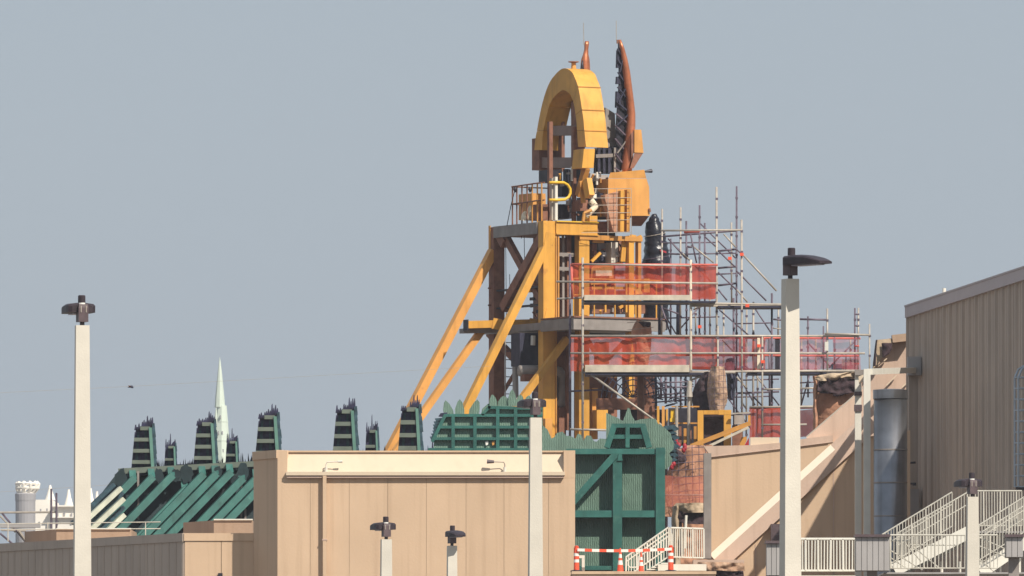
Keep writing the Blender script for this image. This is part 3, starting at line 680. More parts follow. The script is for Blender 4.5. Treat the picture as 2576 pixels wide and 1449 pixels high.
# slanted grey sheet and dark grille between arch and horn
MB().hexa([onv(*Z1(a,b),1.7) for a,b in ((665,930),(745,930),(735,680),(672,640))],[onv(*Z1(a,b),1.7)+TV*.1 for a,b in ((665,930),(745,930),(735,680),(672,640))]).obj('side_sheet','grey_steel',tw)
MB().hexa([onv(*Z1(a,b),1.5) for a,b in ((600,1090),(790,1090),(760,900),(605,915))],[onv(*Z1(a,b),1.5)+TV*.1 for a,b in ((600,1090),(790,1090),(760,900),(605,915))]).obj('grille_back','dark_steel',tw)
for x in (625,660,695,735): bar(Z1,(x,915),(x,1085),0,.0+.06,.05,'grey_steel','grille_bar') if False else MB().beam(onv(*Z1(x,912),1.4),onv(*Z1(x,1085),1.4),.05,.09,TV).obj('grille_bar','grey_steel' if x in (735,) else 'navy',tw)
MB().beam(onv(*Z1(605,970),1.38),onv(*Z1(720,965),1.38),.05,.12,TV).obj('grille_bar','grey_steel',tw)
# leaning box behind the large horn
A=[(868,790),(915,790),(930,948),(868,945)]
MB().hexa([onv(*Z1(a,b),.8) for a,b in A],[onv(*Z1(a-8,b+4),1.7) for a,b in A]).obj('cab','orange',tw)
MB().hexa([onv(*Z1(a,b),.82) for a,b in ((868,948),(926,950),(862,1052),(838,1052))],[onv(*Z1(a,b),1.6) for a,b in ((868,948),(926,950),(862,1052),(838,1052))]).obj('cab_skirt','brown_and_shaded',tw)
MB().hexa([onv(*Z1(a,b),.85) for a,b in ((845,815),(866,795),(866,945),(848,985))],[onv(*Z1(a,b),1.5) for a,b in ((845,815),(866,795),(866,945),(848,985))]).obj('cab_side','brown_and_shaded',tw)
# big ochre block
A=[(690,1122),(950,1122),(968,1180),(972,1375),(690,1375)]
MB().prism([onv(*Z1(a,b),.1) for a,b in A],TV*1.5).obj('head_block','orange',tw)
MB().hexa([onv(*Z1(a,b),.1) for a,b in ((690,1120),(948,1120),(935,1062),(705,1082))],[onv(*Z1(a,b),1.5) for a,b in ((690,1120),(948,1120),(935,1062),(705,1082))]).obj('head_cap','ochre',tw)
MB().hexa([onv(*Z1(a,b),.12 if b<1400 else .75) for a,b in ((850,1378),(968,1378),(915,1445),(850,1445))],[onv(*Z1(a,b),1.4) for a,b in ((850,1378),(968,1378),(915,1445),(850,1445))]).obj('head_base','brown_and_shaded',tw)  # darkness of the underside put into the brown colour
MB().tube([onv(*Z1(940,1075),.4),onv(*Z1(985,1070),.4)],[.03,.07],8).obj('floodlight','dark_steel',tw)
MB().tube([onv(*Z1(970,1325),.05),onv(*Z1(973,1350),.05)],.04,6).obj('bracket','brown_and_shaded',tw)
# curved panel stack in front of the block with wire cage
A=[(1365,320),(1500,285),(1500,650),(1450,650),(1425,560),(1395,430)]
MB().prism([onv(*Z2(a,b),-.25) for a,b in A],TV*.25).obj('mesh_panel','rock',tw)
MB().beam(onv(*Z2(1520,280),-.3),onv(*Z2(1515,650),-.3),.2,.15,TV).obj('post','yellow',tw)
MB().beam(onv(*Z2(1575,270),-.2),onv(*Z2(1570,650),-.2),.2,.12,TV).obj('post','ochre',tw)
for y in (262,345,410,480,545,660):
    MB().tube([onv(*Z2(1240 if y<600 else 1160,y),-.42),onv(*Z2(1612,y-4),-.42)],.011,5).obj('cage_wire','galv',tw)
for x in (1400,1480,1612):
    MB().tube([onv(*Z2(x,262),-.42),onv(*Z2(x,690),-.42)],.011,5).obj('cage_wire','galv',tw)
# machinery seen inside the head: drums, pipes, plates
def mach(z,a,b,v,dp,m,name='machine_box'):
    (x0,y0),(x1,y1)=z(*a),z(*b)
    q=[(x0,y1),(x1,y1),(x1,y0),(x0,y0)]
    MB().hexa([onv(x,y,v) for x,y in q],[onv(x,y,v)+TV*dp for x,y in q]).obj(name,m,tw)
mach(Z2,(1225,190),(1410,255),.9,.8,'navy'); mach(Z2,(1225,255),(1400,300),.8,.8,'pipe_grey'); mach(Z2,(1250,330),(1400,540),.9,1,'dark_steel')
mach(Z2,(1305,135),(1400,190),.6,.6,'grey_panel'); mach(Z2,(1215,120),(1290,190),.9,.4,'grey_panel'); mach(Z2,(880,85),(985,200),1.2,.8,'dark_steel')
mach(Z2,(1110,80),(1150,300),1.0,.5,'dark_steel'); mach(Z2,(985,200),(1070,330),1.8,.4,'navy'); mach(Z2,(960,400),(1085,530),1.4,.8,'dark_steel')
mach(Z2,(1150,360),(1220,460),.3,.5,'brown_and_shaded'); mach(Z2,(1235,505),(1305,560),-.1,.4,'yellow'); mach(Z2,(1260,555),(1420,655),.3,.9,'brown_and_shaded'); mach(Z2,(770,400),(855,545),.8,.5,'brown_and_shaded')
mach(Z2,(1285,300),(1400,335),.4,.9,'navy','machine_lid'); mach(Z2,(1020,80),(1055,220),2.2,.2,'navy')
MB().tube([onv(*Z2(1300,110),.5),onv(*Z2(1300,225),.5)],.04,7).obj('pipe','white',tw)
MB().tube([onv(*Z2(1075,60),1.0),onv(*Z2(1075,190),1.0)],.05,7).obj('pipe','white',tw)
MB().tube([onv(*Z2(1060,200),1.2),onv(*Z2(1050,470),1.2)],.045,7).obj('pipe','galv',tw)
MB().tube([onv(*Z2(1245,370),.2),onv(*Z2(1285,420),.2),onv(*Z2(1240,470),.1),onv(*Z2(1205,520),0)],[.13,.14,.1,.07],8).obj('hose','white_cloth',tw,smooth=True)
MB().tube([onv(*Z2(1175,560),-.1),onv(*Z2(1185,480),-.1),onv(*Z2(1250,455),-.1)],.06,7).obj('pipe','ochre',tw)
for (x,y) in ((1150,230),(1205,220),(1160,300)):
    MB().beam(onv(*Z2(x,y-40),-.1),onv(*Z2(x+20,y+90),-.1),.12,.12,TV).obj('strut','ochre' if x<1200 else 'yellow',tw)
for i,(xa,xb,yt) in enumerate(((612,680,470),(660,745,415),(735,800,455),(775,845,485))):
    o_=[(Z2(0,yt+k*(545-yt)/4)[1],Z2(xa+(xb-xa)*(.32,.12,.04,0,.02)[k],0)[0],Z2(xb-(xb-xa)*(.3,.1,.03,0,.02)[k],0)[0]) for k in range(5)]
    rock('sack','white_cloth',tw,o_,301.2+.35*i,.22,.10,60+i,8)
# machinery in the bay under the head
mach(Z2,(1260,760),(1300,920),.7,.4,'brown_and_shaded'); mach(Z2,(1430,745),(1490,930),.5,.4,'white','tank'); mach(Z2,(1300,830),(1420,930),.9,.4,'navy'); mach(Z2,(1500,720),(1560,930),.8,.3,'brown_and_shaded'); mach(Z2,(1310,755),(1390,820),1.3,.1,'grey_panel')
mach(Z2,(1250,950),(1450,1070),.5,.4,'orange'); mach(Z2,(1480,1000),(1700,1050),.6,.4,'brown_and_shaded'); mach(Z2,(1290,1000),(1440,1050),.3,.3,'white_cloth')
for a,b in (((1250,920),(1330,840)),((1540,720),(1520,920)),((1560,700),(1540,920)),((1630,720),(1700,690)),((1260,740),(1360,740)),((1500,1340),(1590,1290)),((1240,1120),(1580,1090)),((1250,1160),(1720,1160))):
    MB().beam(onv(*Z2(*a),.2),onv(*Z2(*b),.2),.09,.09,TV).obj('strut','yellow',tw)
for x in (1375,1565):
    MB().beam(onv(*Z2(x,1110),.05),onv(*Z2(x,1380),.05),.07,.06,TV).obj('strut','yellow',tw)
MB().beam(onv(*Z2(1740,1075),.0),onv(*Z2(1740,1200),.0),.2,.22,TV).obj('post','yellow',tw)
MB().hexa([onv(*Z2(a,b),-.1) for a,b in ((1640,1215),(1720,1215),(1690,1160),(1660,1170))],[onv(*Z2(a,b),.3) for a,b in ((1640,1215),(1720,1215),(1690,1160),(1660,1170))]).obj('bracket','orange',tw)
mach(Z2,(1250,1180),(1750,1215),.4,.5,'navy'); mach(Z2,(1250,1280),(1750,1390),.8,.6,'brown_and_shaded')
rc=random.Random(5)
for (xa,xb,ya,yb,vv,cnt) in ((1225,1400,110,540,.25,12),(1255,1600,745,930,.35,12),(650,790,1130,1390,1.2,10),(960,1090,60,540,.9,9),(1250,1700,1290,1380,.5,7)):
    for k in range(cnt):
        x,y=xa+(xb-xa)*rc.random(),ya+(yb-ya)*rc.random(); wv,hv=8+34*rc.random(),8+40*rc.random()
        m_=rc.choice(('navy','dark_steel','brown_and_shaded','ochre','grey_panel','white','pipe_grey','dark_steel','yellow'))
        if rc.random()<.45: MB().tube([onv(*Z2(x,y),vv),onv(*Z2(x+rc.choice((-1,0,1))*wv*1.6,y+hv*1.8),vv+.1)],.02+.03*rc.random(),6).obj('pipe',m_,tw)
        else: mach(Z2,(x,y),(x+wv,y+hv),vv+.2*rc.random(),.1+.2*rc.random(),m_,'fitting')
# gusset plates at the joints of the frame
for (x,y,v_,sz) in ((1383,600,-.02,.22),(1472,600,-.02,.2),(1383,790,-.02,.2),(1472,780,-.02,.18),(1250,815,2.05,.2),(1340,812,2.05,.16),(1592,600,-.02,.14)):
    c_=onv(x,y,v_); MB().hexa([c_+TU*a_*sz+Vector((0,0,b_*sz)) for a_,b_ in ((-1,-.8),(.6,-1),(1,.8),(-.6,1))],[c_+TV*.03+TU*a_*sz+Vector((0,0,b_*sz)) for a_,b_ in ((-1,-.8),(.6,-1),(1,.8),(-.6,1))]).obj('gusset_plate','yellow',tw)
# lower storeys
mach(Z5,(965,480),(1120,720),1.0,.6,'navy'); mach(Z5,(1210,480),(1330,720),1.0,.6,'dark_steel')
mach(Z5,(1200,720),(1240,1000),.8,.5,'dark_steel'); mach(Z5,(1000,780),(1085,830),.6,.3,'brown_and_shaded')
pts=[Z5(a,b) for a,b in ((965,755),(1080,755),(1200,752),(1250,765),(1272,800),(1276,860),(1272,930),(1265,985),(1230,1010))]
MB().tube([onv(x,y,.9) for x,y in pts],.19,12).obj('elbow_pipe','pipe_grey',tw,smooth=True)
MB().tube([onv(*Z5(930,660),1.9),onv(*Z5(935,950),1.9)],.1,8).obj('pipe','grey_panel',tw)
MB().tube([onv(*Z5(1062,500),.8),onv(*Z5(1060,570),.8)],.08,8).obj('pipe','white',tw)
for x,m_ in ((860,'galv'),(925,'galv')):     # access ladder
    MB().tube([onv(*Z5(x,490),2.0),onv(*Z5(x,950),2.0)],.02,6).obj('ladder_rail',m_,tw)
for k in range(7):
    MB().tube([onv(*Z5(860,550+k*62),2.0),onv(*Z5(925,552+k*62),2.0)],.016,5).obj('ladder_rung','galv_shaded',tw)
for (x0,x1,y0,y1,v,m_) in ((1250,1300,1020,1260,.6,'brown_and_shaded'),(1430,1480,880,1250,.6,'brown_and_shaded'),(1490,1530,880,1250,.2,'ochre')):
    mach(Z5,(x0,y0),(x1,y1),v,.3,m_,'lower_post')
mach(Z6,(380,600),(560,900),.9,.3,'brown_and_shaded','bay_panel'); mach(Z6,(560,620),(640,1000),.6,.3,'brown_and_shaded','bay_panel')
mach(Z6,(455,935),(555,1120),-.15,.3,'yellow','base_shoe')
mach(Z6,(470,320),(565,520),-.15,.3,'orange','base_shoe')
mach(Z6,(585,600),(640,645),-.3,.3,'orange','bracket')
for a,b in (((370,290),(450,440)),((700,320),(560,470))):
    MB().beam(onv(*Z6(*a),-.2),onv(*Z6(*b),-.2),.1,.13,TV).obj('brace','orange',tw)
mach(Z5,(1150,1100),(1200,1250),-.2,.3,'orange','base_shoe')
mach(Z6,(200,220),(760,250),1.2,.5,'dark_steel','beam')
for u,v in ((3.9,1.0),(4.3,2.2)):
    tbox(u,u+.3,v,v+.3,0,tz(840)).obj('column','brown_and_shaded',tw)
# hanging cables
for x,y0,y1,v in ((1318,560,680,3.0),(1310,570,600,3.0),(1272,600,830,3.0),(1282,690,800,3.3)):
    MB().tube([onv(x,y0,v),onv(x+2,y1,v)],.012,5).obj('hanging_cable','dark_steel',tw)
MB().tube([onu(*Z2(560,260),-.2),onu(*Z2(520,420),-.2),onu(*Z2(485,600),-.25)],.014,5).obj('hanging_cable','dark_steel',tw)
for x in (560,695): 
    c=onu(*Z2(x,245),-.2); MB().lathe(c-Vector((0,0,.1)),[(.02,-.08),(.07,.02),(.05,.1)],8).obj('floodlight','dark_steel',tw)

# black wrapped bundle behind the tower head
root = thing('wrapped_bundle','glossy black plastic wrapped bundle strapped beside the yellow head block','bundle',P(1652,830,303))
def bundle():
    prof=[(538,1646,4),(548,1646,11),(562,1645,18),(582,1647,24),(605,1649,28),(630,1651,31),(660,1652,33),(700,1652,34),(760,1650,33),(830,1648,30)]
    mb=MB(); n=18; rows=[]
    for i in range(len(prof)-1):
        for k in range(4):
            f=k/4; rows.append([prof[i][j]+(prof[i+1][j]-prof[i][j])*f for j in range(3)])
    rows.append(list(prof[-1])); k0=len(mb.v)
    for y,cx,r in rows:
        c=P(cx,y,303)
        for j in range(n):
            a_=2*math.pi*j/n; rr=r/74*(1+.16*noise.noise(Vector((math.cos(a_)*1.5,math.sin(a_)*1.5,y*.08))))*(1+.075*math.sin(y*.62))
            mb.v.append(c+Vector((math.cos(a_)*rr,math.sin(a_)*rr,.04*noise.noise(Vector((a_,y*.1,2))))))
    for i in range(len(rows)-1):
        for j in range(n): mb.f.append((k0+i*n+j,k0+i*n+(j+1)%n,k0+(i+1)*n+(j+1)%n,k0+(i+1)*n+j))
    return mb
bundle().obj('wrap','black_plastic',root,smooth=True)
for y,r,c in ((590,26.5,'galv'),(648,33,'galv_shaded')):
    cc=P(1650 if y>590 else 1647,y,303); n=16
    MB().tube([cc+Vector((math.cos(2*math.pi*j/n)*r/72,math.sin(2*math.pi*j/n)*r/72,.08*math.sin(2*math.pi*j/n+1))) for j in range(n+1)],.012,5,False).obj('strap',c,root)
MB().prism([P(1660,628,302.55),P(1676,632,302.6),P(1677,637,302.6),P(1661,632,302.55)],(0,.02,0)).obj('red_tape','red_dark',root)

# ------------------------------------------------------------------ scaffolding
sc = thing('scaffold','tube scaffolding with red safety netting around the right of the tower','scaffold',P(1800,1900,294)-Vector((0,0,EYE)))
DF, DB = 291.0, 293.2
def tube(a,b,D,r=.03,m='galv',name='ledger',D2=None):
    pa,pb=P(*a,D),P(*b,D2 or D)
    # tubes are never dead straight or identical
    j=lambda:(random.random()-.5)*.02
    MB().tube([pa+Vector((j(),0,j())),pb+Vector((j(),0,j()))],r,8).obj(name,m,sc,smooth=True)
def coupler(x,y,D,m='galv_shaded',s=.055):
    p=P(x,y,D); MB().box(p-Vector((s,s*.9,s*.8)),p+Vector((s,s*.9,s*.8))).obj('coupler',m,sc)
def std(x,y0,y1,D,r=.032,m='galv',cp=True):
    tube((x,y0),(x,y1),D,r,m,'standard')
    if cp:
        y=y0+30
        while y<y1: 
            coupler(x,y,D,'galv_shaded',.042); y+=45+random.random()*8
# front standards (sunlit)
G='galv'; K='galv_shaded'
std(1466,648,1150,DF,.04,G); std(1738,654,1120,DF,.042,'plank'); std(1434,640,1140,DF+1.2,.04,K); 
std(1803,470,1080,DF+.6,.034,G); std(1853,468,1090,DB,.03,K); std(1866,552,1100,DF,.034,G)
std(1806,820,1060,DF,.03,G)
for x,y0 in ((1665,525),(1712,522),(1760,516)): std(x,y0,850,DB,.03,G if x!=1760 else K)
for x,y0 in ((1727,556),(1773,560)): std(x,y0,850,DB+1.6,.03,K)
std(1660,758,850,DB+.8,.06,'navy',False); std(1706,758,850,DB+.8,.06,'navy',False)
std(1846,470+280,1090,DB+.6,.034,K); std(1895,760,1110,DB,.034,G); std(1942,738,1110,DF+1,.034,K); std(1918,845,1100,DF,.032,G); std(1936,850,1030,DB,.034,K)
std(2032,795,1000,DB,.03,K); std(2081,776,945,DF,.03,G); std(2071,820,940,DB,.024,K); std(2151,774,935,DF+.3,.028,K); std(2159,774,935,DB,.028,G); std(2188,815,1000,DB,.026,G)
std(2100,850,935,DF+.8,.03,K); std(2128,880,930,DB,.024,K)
# top lift
tube((1662,580),(1868,579),DF,.032,G); tube((1662,596),(1853,580),DB,.032,K); tube((1720,583),(1760,581),DB,.05,'rail_red','ledger')
for y in (628,672,715): tube((1806,y+3),(1853,y-2),DB,.034,K,'rung')
for y in (638,): tube((1680,y),(1725,y+1),DB,.03,K)
dg=[((1480,430),(1590,545)),((1310,455),(1430,560)),((1590,562),(1655,610)),((1655,610),(1960,945)),((1440,590),(1590,730)),((1430,775),(1600,935)),((1600,935),(1700,1050)),((1600,760),(1870,1035)),((975,470),(1140,650)),((1190,525),(1390,690)),((1430,930),(1510,1030)),((1180,430),(1235,690)),((1110,605),(1170,660)),((940,1100),(1070,1150)),((920,1080),(1000,1340)),((1210,1110),(1400,1040))]
for i,(a,b) in enumerate(dg): tube(Z3(*a),Z3(*b),DB-.1-.02*i,.026 if i!=3 else .032,K if i%3 else G,'brace')
tube(Z3(1150,545),Z3(1195,545),DB,.035,K); tube(Z3(1150,545),Z3(1150,660),DB,.035,K)
# first netted lift
tube((1438,664),(1805,667),DF,.036,'rail_red','guardrail'); tube((1467,664),(1740,668),DF-.06,.03,G,'guardrail'); tube((1400,709),(1806,713),DF,.036,G,'guardrail')
tube((1400,752),(1470,748),DF+.3,.034,G); tube((1438,664),(1440,752),DF+.05,.04,'rail_red','net_edge')
tube((1466,757),(1970,766),DF,.034,G); tube((1806,775),(1970,772),DB,.032,K); tube((1640,760),(1800,762),DB,.05,'dark_steel')
for k in range(4):
    fbox(1470,1736,742+k*.0,755,DF-.25+k*.26,.24).obj('plank','plank',sc)
for k in range(3): fbox(1738,1965,763,771,DF+.5+k*.3,.27).obj('plank','plank',sc)
fbox(1470,1800,757,761,DF-.2,1.6).obj('deck_underside_shade','navy',sc)  # navy strip paints the shade under the planks
# second netted lift
tube((1435,845),(2160,845),DF,.038,G,'guardrail'); tube((1436,848),(2165,852),DB,.034,'rail_red','guardrail'); tube((2075,840),(2190,842),DF-.1,.034,G,'guardrail')
tube((1435,889),(2175,888),DF,.036,G,'guardrail'); tube((1700,893),(2160,895),DB,.034,'rail_red','guardrail')
tube((1466,937),(2170,932),DF,.036,G); tube((1738,925),(2170,940),DB,.05,'dark_steel')
tube((1735,937),(1850,936),DF-.1,.04,G)
for k in range(4): fbox(1472,1734,918,936,DF-.25+k*.26,.24).obj('plank','plank',sc)
for k in range(3): fbox(1880,2165,930,936,DF+.3+k*.35,.32).obj('plank','plank',sc)
fbox(1472,1800,938,943,DF-.2,1.6).obj('deck_underside_shade','navy',sc)
tube(Z6(370,595),Z6(1250,1225),DF-.1,.036,G,'brace')
tube(Z6(1310,665),Z6(1460,610),DF,.03,G,'brace'); tube(Z6(1310,840),Z6(1450,760),DF,.02,G,'brace')
# lower lift right
tube((1850,990),(1960,985),DB,.034,K); tube((2008,977),(2065,976),DF,.03,G); tube((2008,990),(2060,986),DB,.026,K)
tube((1915,979),(1970,979),DF,.03,G); tube((1885,1024),(2060,1023),DF,.036,G,'guardrail'); tube((1885,1027),(2060,1026),DB,.034,'rail_red','guardrail'); tube((1915,1068),(2030,1068),DF,.03,G,'guardrail')
for i,(a,b) in enumerate((((820,560),(930,680)),((990,760),(1080,850)),((870,810),(920,880)),((1540,540),(1460,850)),((680,200),(800,320)),((860,400),(950,490)),((1020,560),(1090,650)))):
    tube(Z7(*a),Z7(*b),DB-.2-.03*i,.026,K if i%2 else G,'brace')
tube((2012,803),(2084,804),DB,.034,K); tube((1945,803),(1968,806),DB,.03,K); tube((1942,825),(1968,828),DB,.02,G)
for y in (791,820): tube((2149,y),(2161,y),DF+.3,.03,K,'rung')
for y in (870,895,915): tube((2149,y),(2161,y),DF+.3,.03,'rail_red','rung')
# small fenced level left bottom
tube((1434,1080),(1534,1082),DF,.036,G); tube((1430,985),(1520,980),DF+.6,.03,K)
# tangle of tubing in the lower middle
for i in range(9):
    x=1650+i*12.5; std(x,943,1000+random.random()*30,DB+1+random.random()*1.5,.03+.014*random.random(),'galv_shaded' if i%3 else 'navy',False)
for y in (962,975,990,1000,1008): tube((1640,y+random.random()*6),(1745,y-3),DB+1.2+random.random(),.024,'galv_shaded','ledger')
for i in range(16):
    x=1640+random.random()*110; y=945+random.random()*60
    pts=[P(x+k*6*random.choice((-1,1)),y+k*7,DB+2) for k in range(4)]
    MB().tube(pts,.022,5).obj('rebar','navy',sc)
# bent rebar basket (arched) at left of the tangle
for k in range(6):
    r=.2+.17*k; c=P(1592,1000,DB+2.3)
    MB().tube([c+Vector((math.cos(q)*r,0,math.sin(q)*r*1.1)) for q in [math.pi*j/8 for j in range(9)]],.02,5).obj('rebar','navy',sc)
for k in range(7):
    q=math.pi*(k+.5)/7; c=P(1592,1000,DB+2.35)
    MB().tube([c,c+Vector((math.cos(q)*1.1,0,math.sin(q)*1.2))],.02,5).obj('rebar','navy',sc)
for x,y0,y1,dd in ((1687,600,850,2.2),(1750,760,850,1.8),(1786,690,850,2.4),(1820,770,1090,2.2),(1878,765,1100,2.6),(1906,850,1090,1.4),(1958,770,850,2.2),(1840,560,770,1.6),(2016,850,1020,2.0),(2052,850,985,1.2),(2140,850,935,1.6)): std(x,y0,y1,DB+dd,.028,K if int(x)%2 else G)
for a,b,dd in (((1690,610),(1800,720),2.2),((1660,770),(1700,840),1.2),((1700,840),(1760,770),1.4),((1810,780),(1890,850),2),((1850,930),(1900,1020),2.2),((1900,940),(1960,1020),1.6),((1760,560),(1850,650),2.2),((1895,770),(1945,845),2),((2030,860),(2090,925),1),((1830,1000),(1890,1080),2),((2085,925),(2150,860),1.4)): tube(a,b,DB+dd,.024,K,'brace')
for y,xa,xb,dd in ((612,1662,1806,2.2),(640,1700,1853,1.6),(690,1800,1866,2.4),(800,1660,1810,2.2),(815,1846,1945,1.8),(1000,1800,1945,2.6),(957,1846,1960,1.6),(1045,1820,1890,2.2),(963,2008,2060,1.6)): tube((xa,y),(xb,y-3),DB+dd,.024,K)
fbox(1806,1968,769,774,DF+.4,1.2).obj('deck_underside_shade','navy',sc); fbox(1880,2165,937,941,DF+.25,1.3).obj('deck_underside_shade','navy',sc)
# nets: wavy sheets
def net(name,m,x0,x1,y0,y1,D,amp=.06,dx=.0,seed=0):
    def fn(u,v):
        x=x0+(x1-x0)*u; y=y0+(y1-y0)*v
        p=P(x,y,D); q=Vector((p.x*2.2+seed,p.z*1.1,seed))
        return (p.x+.04*noise.noise(q*2),p.y+noise.noise(q)*amp*1.2+.45*amp*(.4+v)*math.sin(p.x*9+seed+2*noise.noise(q))+.5*amp*noise.noise(Vector((p.x*6,p.z*3,seed))), p.z+(noise.noise(q*1.5)*.06 if v>.98 else 0)+(.03*math.sin(p.x*4.5) if v<.02 else 0))
    n=max(8,int((x1-x0)/3)); MB().grid(fn,n,14).obj('safety_net',m,sc,smooth=True)
net('n','net_red',1440,1540,665,745,DF+.12,seed=1); net('n','net_red',1540,1672,667,748,DF+.13,seed=2); net('n','net_red',1672,1802,668,752,DF+.12,seed=3); net('n','net_red',1700,1800,668,752,DB,.06,seed=4)
net('n','net_red',1436,1468,848,935,DF+.14,seed=5); net('n','net_red',1468,1600,848,922,DF+.14,seed=6); net('n','net_red',1600,1740,848,925,DF+.13,seed=7)
net('n','net_red',1738,1805,850,928,DF+.2,seed=8); net('n','net_pink',1738,1880,852,930,DB+.1,seed=9); net('n','net_pink',1806,1895,850,932,DF+.2,seed=10)
net('n','net_red',1893,1925,850,932,DF+.2,.12,seed=11); net('n','net_pink',1915,2000,850,932,DB+.1,seed=12); net('n','net_pink',2000,2080,850,930,DF+.2,seed=13); net('n','net_pink',2095,2160,850,930,DF+.2,seed=14)
net('n','net_pink',2000,2165,900,930,DB+.1,seed=15)
net('n','net_red',1886,1968,1027,1100,DF+.2,seed=16); net('n','net_red',1968,2055,1030,1100,DB+.2,seed=17); net('n','net_red',1886,1968,1030,1100,DB+.1,seed=18)
net('n','net_salmon',1674,1772,1198,1275,268.6,seed=19)
# folded tarps / dark panels hanging on the upper level
for (x0,x1,y0,y1,m_,D_) in ((1860,1875,850,930,'net_red',DF+.4),(1950,1962,850,935,'dark_steel',DB),(2092,2118,916,930,'navy',DB),(2118,2160,905,930,'grey_panel',DB+.3),(1905,1912,850,928,'white_cloth',DF)):
    fbox(x0,x1,y0,y1,D_,.12).obj('hung_sheet',m_,sc)
for (x,y) in ((1909,870),(1919,910),(1760,822),(1866,640),(1836,650),(1880,769)):
    coupler(x,y,DF-.1,'hivis',.06)
fbox(2075,2084,860,882,DF-.15,.15).obj('bucket','white',sc)

# ------------------------------------------------------------------ rockwork and yellow machinery at lower right of the tower
t = thing('rock_pillar','brown carved rock pillar with wire mesh standing above the yellow portal frame','rockwork',P(1805,1900,289.5)-Vector((0,0,EYE)))
rock('rock','rock_brown',t,[(922,1790,1822),(940,1784,1826),(965,1781,1829),(990,1778,1830),(1010,1782,1829),(1032,1787,1822),(1300,1782,1830)],289.5,.35,.10,3)
rock('shaded_rock','rock_dark_shade',t,[(935,1770,1785),(955,1755,1786),(975,1745,1786),(1000,1742,1786),(1030,1745,1790),(1300,1740,1790)],290.2,.35,.12,5)
for k in range(4): MB().tube([P(1787+k*11,924,288.9),P(1785+k*12,1030,288.9)],.006,4).obj('mesh_wire','galv_shaded',t)
for k in range(7): MB().tube([P(1781,932+k*15,288.9),P(1829,929+k*15,288.9)],.006,4).obj('mesh_wire','galv_shaded',t)
t = thing('dark_tarp_bundle','dark blue tarpaulin bundle hanging right of the brown rock pillar','tarp',P(1836,1010,291.6))
rock('tarp','navy',t,[(902,1828,1845),(915,1822,1848),(932,1826,1846),(950,1829,1850),(975,1830,1850),(995,1832,1848),(1006,1836,1844)],291.6,.3,.12,8)
t = thing('rock_fin','peach carved rock fin among the red netting of the scaffold','rockwork',P(1612,1900,292)-Vector((0,0,EYE)))
rock('rock','rock',t,[(806,1602,1612),(815,1596,1638),(835,1588,1640),(860,1590,1638),(885,1594,1636),(915,1600,1630),(940,1606,1622)],292,.35,.08,11)
MB().tube([P(1612,940,292.1),P(1612,1400,292.1)],.12,8).obj('support_post','brown_and_shaded',t)
rock('torn_edge','rock_dark_shade',t,[(810,1606,1636),(816,1612,1637),(822,1618,1634)],291.6,.1,.05,12,8)
for k in range(7): MB().tube([P(1578+k,812+k*18,291.5),P(1645,806+k*17,291.5)],.009,4).obj('mesh_wire','galv',t)
for (x0,x1,y0,y1) in ((1600,1640,930,1010),(1585,1600,1005,1050),(1620,1700,1000,1020)):
    pass
t = thing('brown_core_wall','dark brown unfinished wall behind the diagonal scaffold brace','wall',P(1640,1900,296.5)-Vector((0,0,EYE)))
fbox(1612,1648,938,1900,296.5,.5).obj('pier','brown_and_shaded',t); fbox(1500,1612,1002,1030,296.6,.4).obj('lintel','brown_and_shaded',t); fbox(1560,1680,1030,1900,296.8,.4).obj('lower_wall','rock_dark_shade',t)
t = thing('yellow_portal_frame','yellow steel portal frame with sloping conveyor beam above the right tan wall','machine',P(1790,1900,286)-Vector((0,0,EYE)))
def zb7(a,b,m,name,D=286,dep=.35):
    (x0,y0),(x1,y1)=Z7(*a),Z7(*b); return fbox(x0,x1,y0,y1,D,dep).obj(name,m,t)
zb7((438,892),(495,1500),'yellow','post'); zb7((497,892),(640,932),'yellow','lintel'); zb7((642,888),(770,935),'yellow','lintel'); zb7((697,937),(768,1500),'yellow','post'); zb7((495,935),(697,1500),'rock_dark_shade','infill',286.5,.2)
MB().beam(P(*Z7(370,1248),285.6),P(*Z7(960,1018),285.6),.3,.14,(0,1,0)).obj('conveyor_beam','ochre',t)
MB().beam(P(*Z7(520,1260),285.4),P(*Z7(940,1060),285.4),.2,.08,(0,1,0)).obj('conveyor_rail','plank',t)
MB().beam(P(*Z7(780,925),285.8),P(*Z7(960,915),285.8),.1,.05,(0,1,0)).obj('arm','galv',t)
zb7((935,940),(960,1030),'ochre','arm',285.8,.1); zb7((800,940),(900,1030),'pipe_grey','gearbox',286.4,.4); zb7((780,1040),(880,1240),'brown_and_shaded','housing',286.6,.3)
MB().prism(fp(Z7,[(850,1240),(900,1240),(925,1180),(920,1150),(870,1160)],286),(0,.2,0)).obj('chute','ochre',t)
MB().prism(fp(Z7,[(900,1240),(945,1240),(945,1160)],286.1),(0,.1,0)).obj('chute','red_dark',t)
t = thing('yellow_handrail','yellow handrails and small cabinets left of the portal frame','railing',P(1700,1900,287)-Vector((0,0,EYE)))
for (a,b,m) in (((36,850),(60,1080),'yellow'),((85,850),(112,1085),'orange'),((125,880),(145,1010),'yellow'),((172,885),(210,1000),'signal_yellow'),((180,1040),(200,1110),'orange')): zb7(a,b,m,'post',287,.12)
zb7((180,848),(455,862),'ochre','rail',286.9,.06); zb7((180,1012),(440,1026),'ochre','rail',286.9,.06)
zb7((165,970),(215,1005),'signal_yellow','cabinet',286.7,.2)
zb7((150,870),(430,1240),'dark_steel','backing',287.8,.3)
for x in (230,350): MB().tube([P(*Z7(x,700 if x>300 else 850),286.6),P(*Z7(x,1500),286.6)],.05,8).obj('standard','galv',t)
MB().tube([P(*Z7(355,600),286.5),P(*Z7(355,760),286.5)],[.05,.11],8).obj('standard','galv',t)
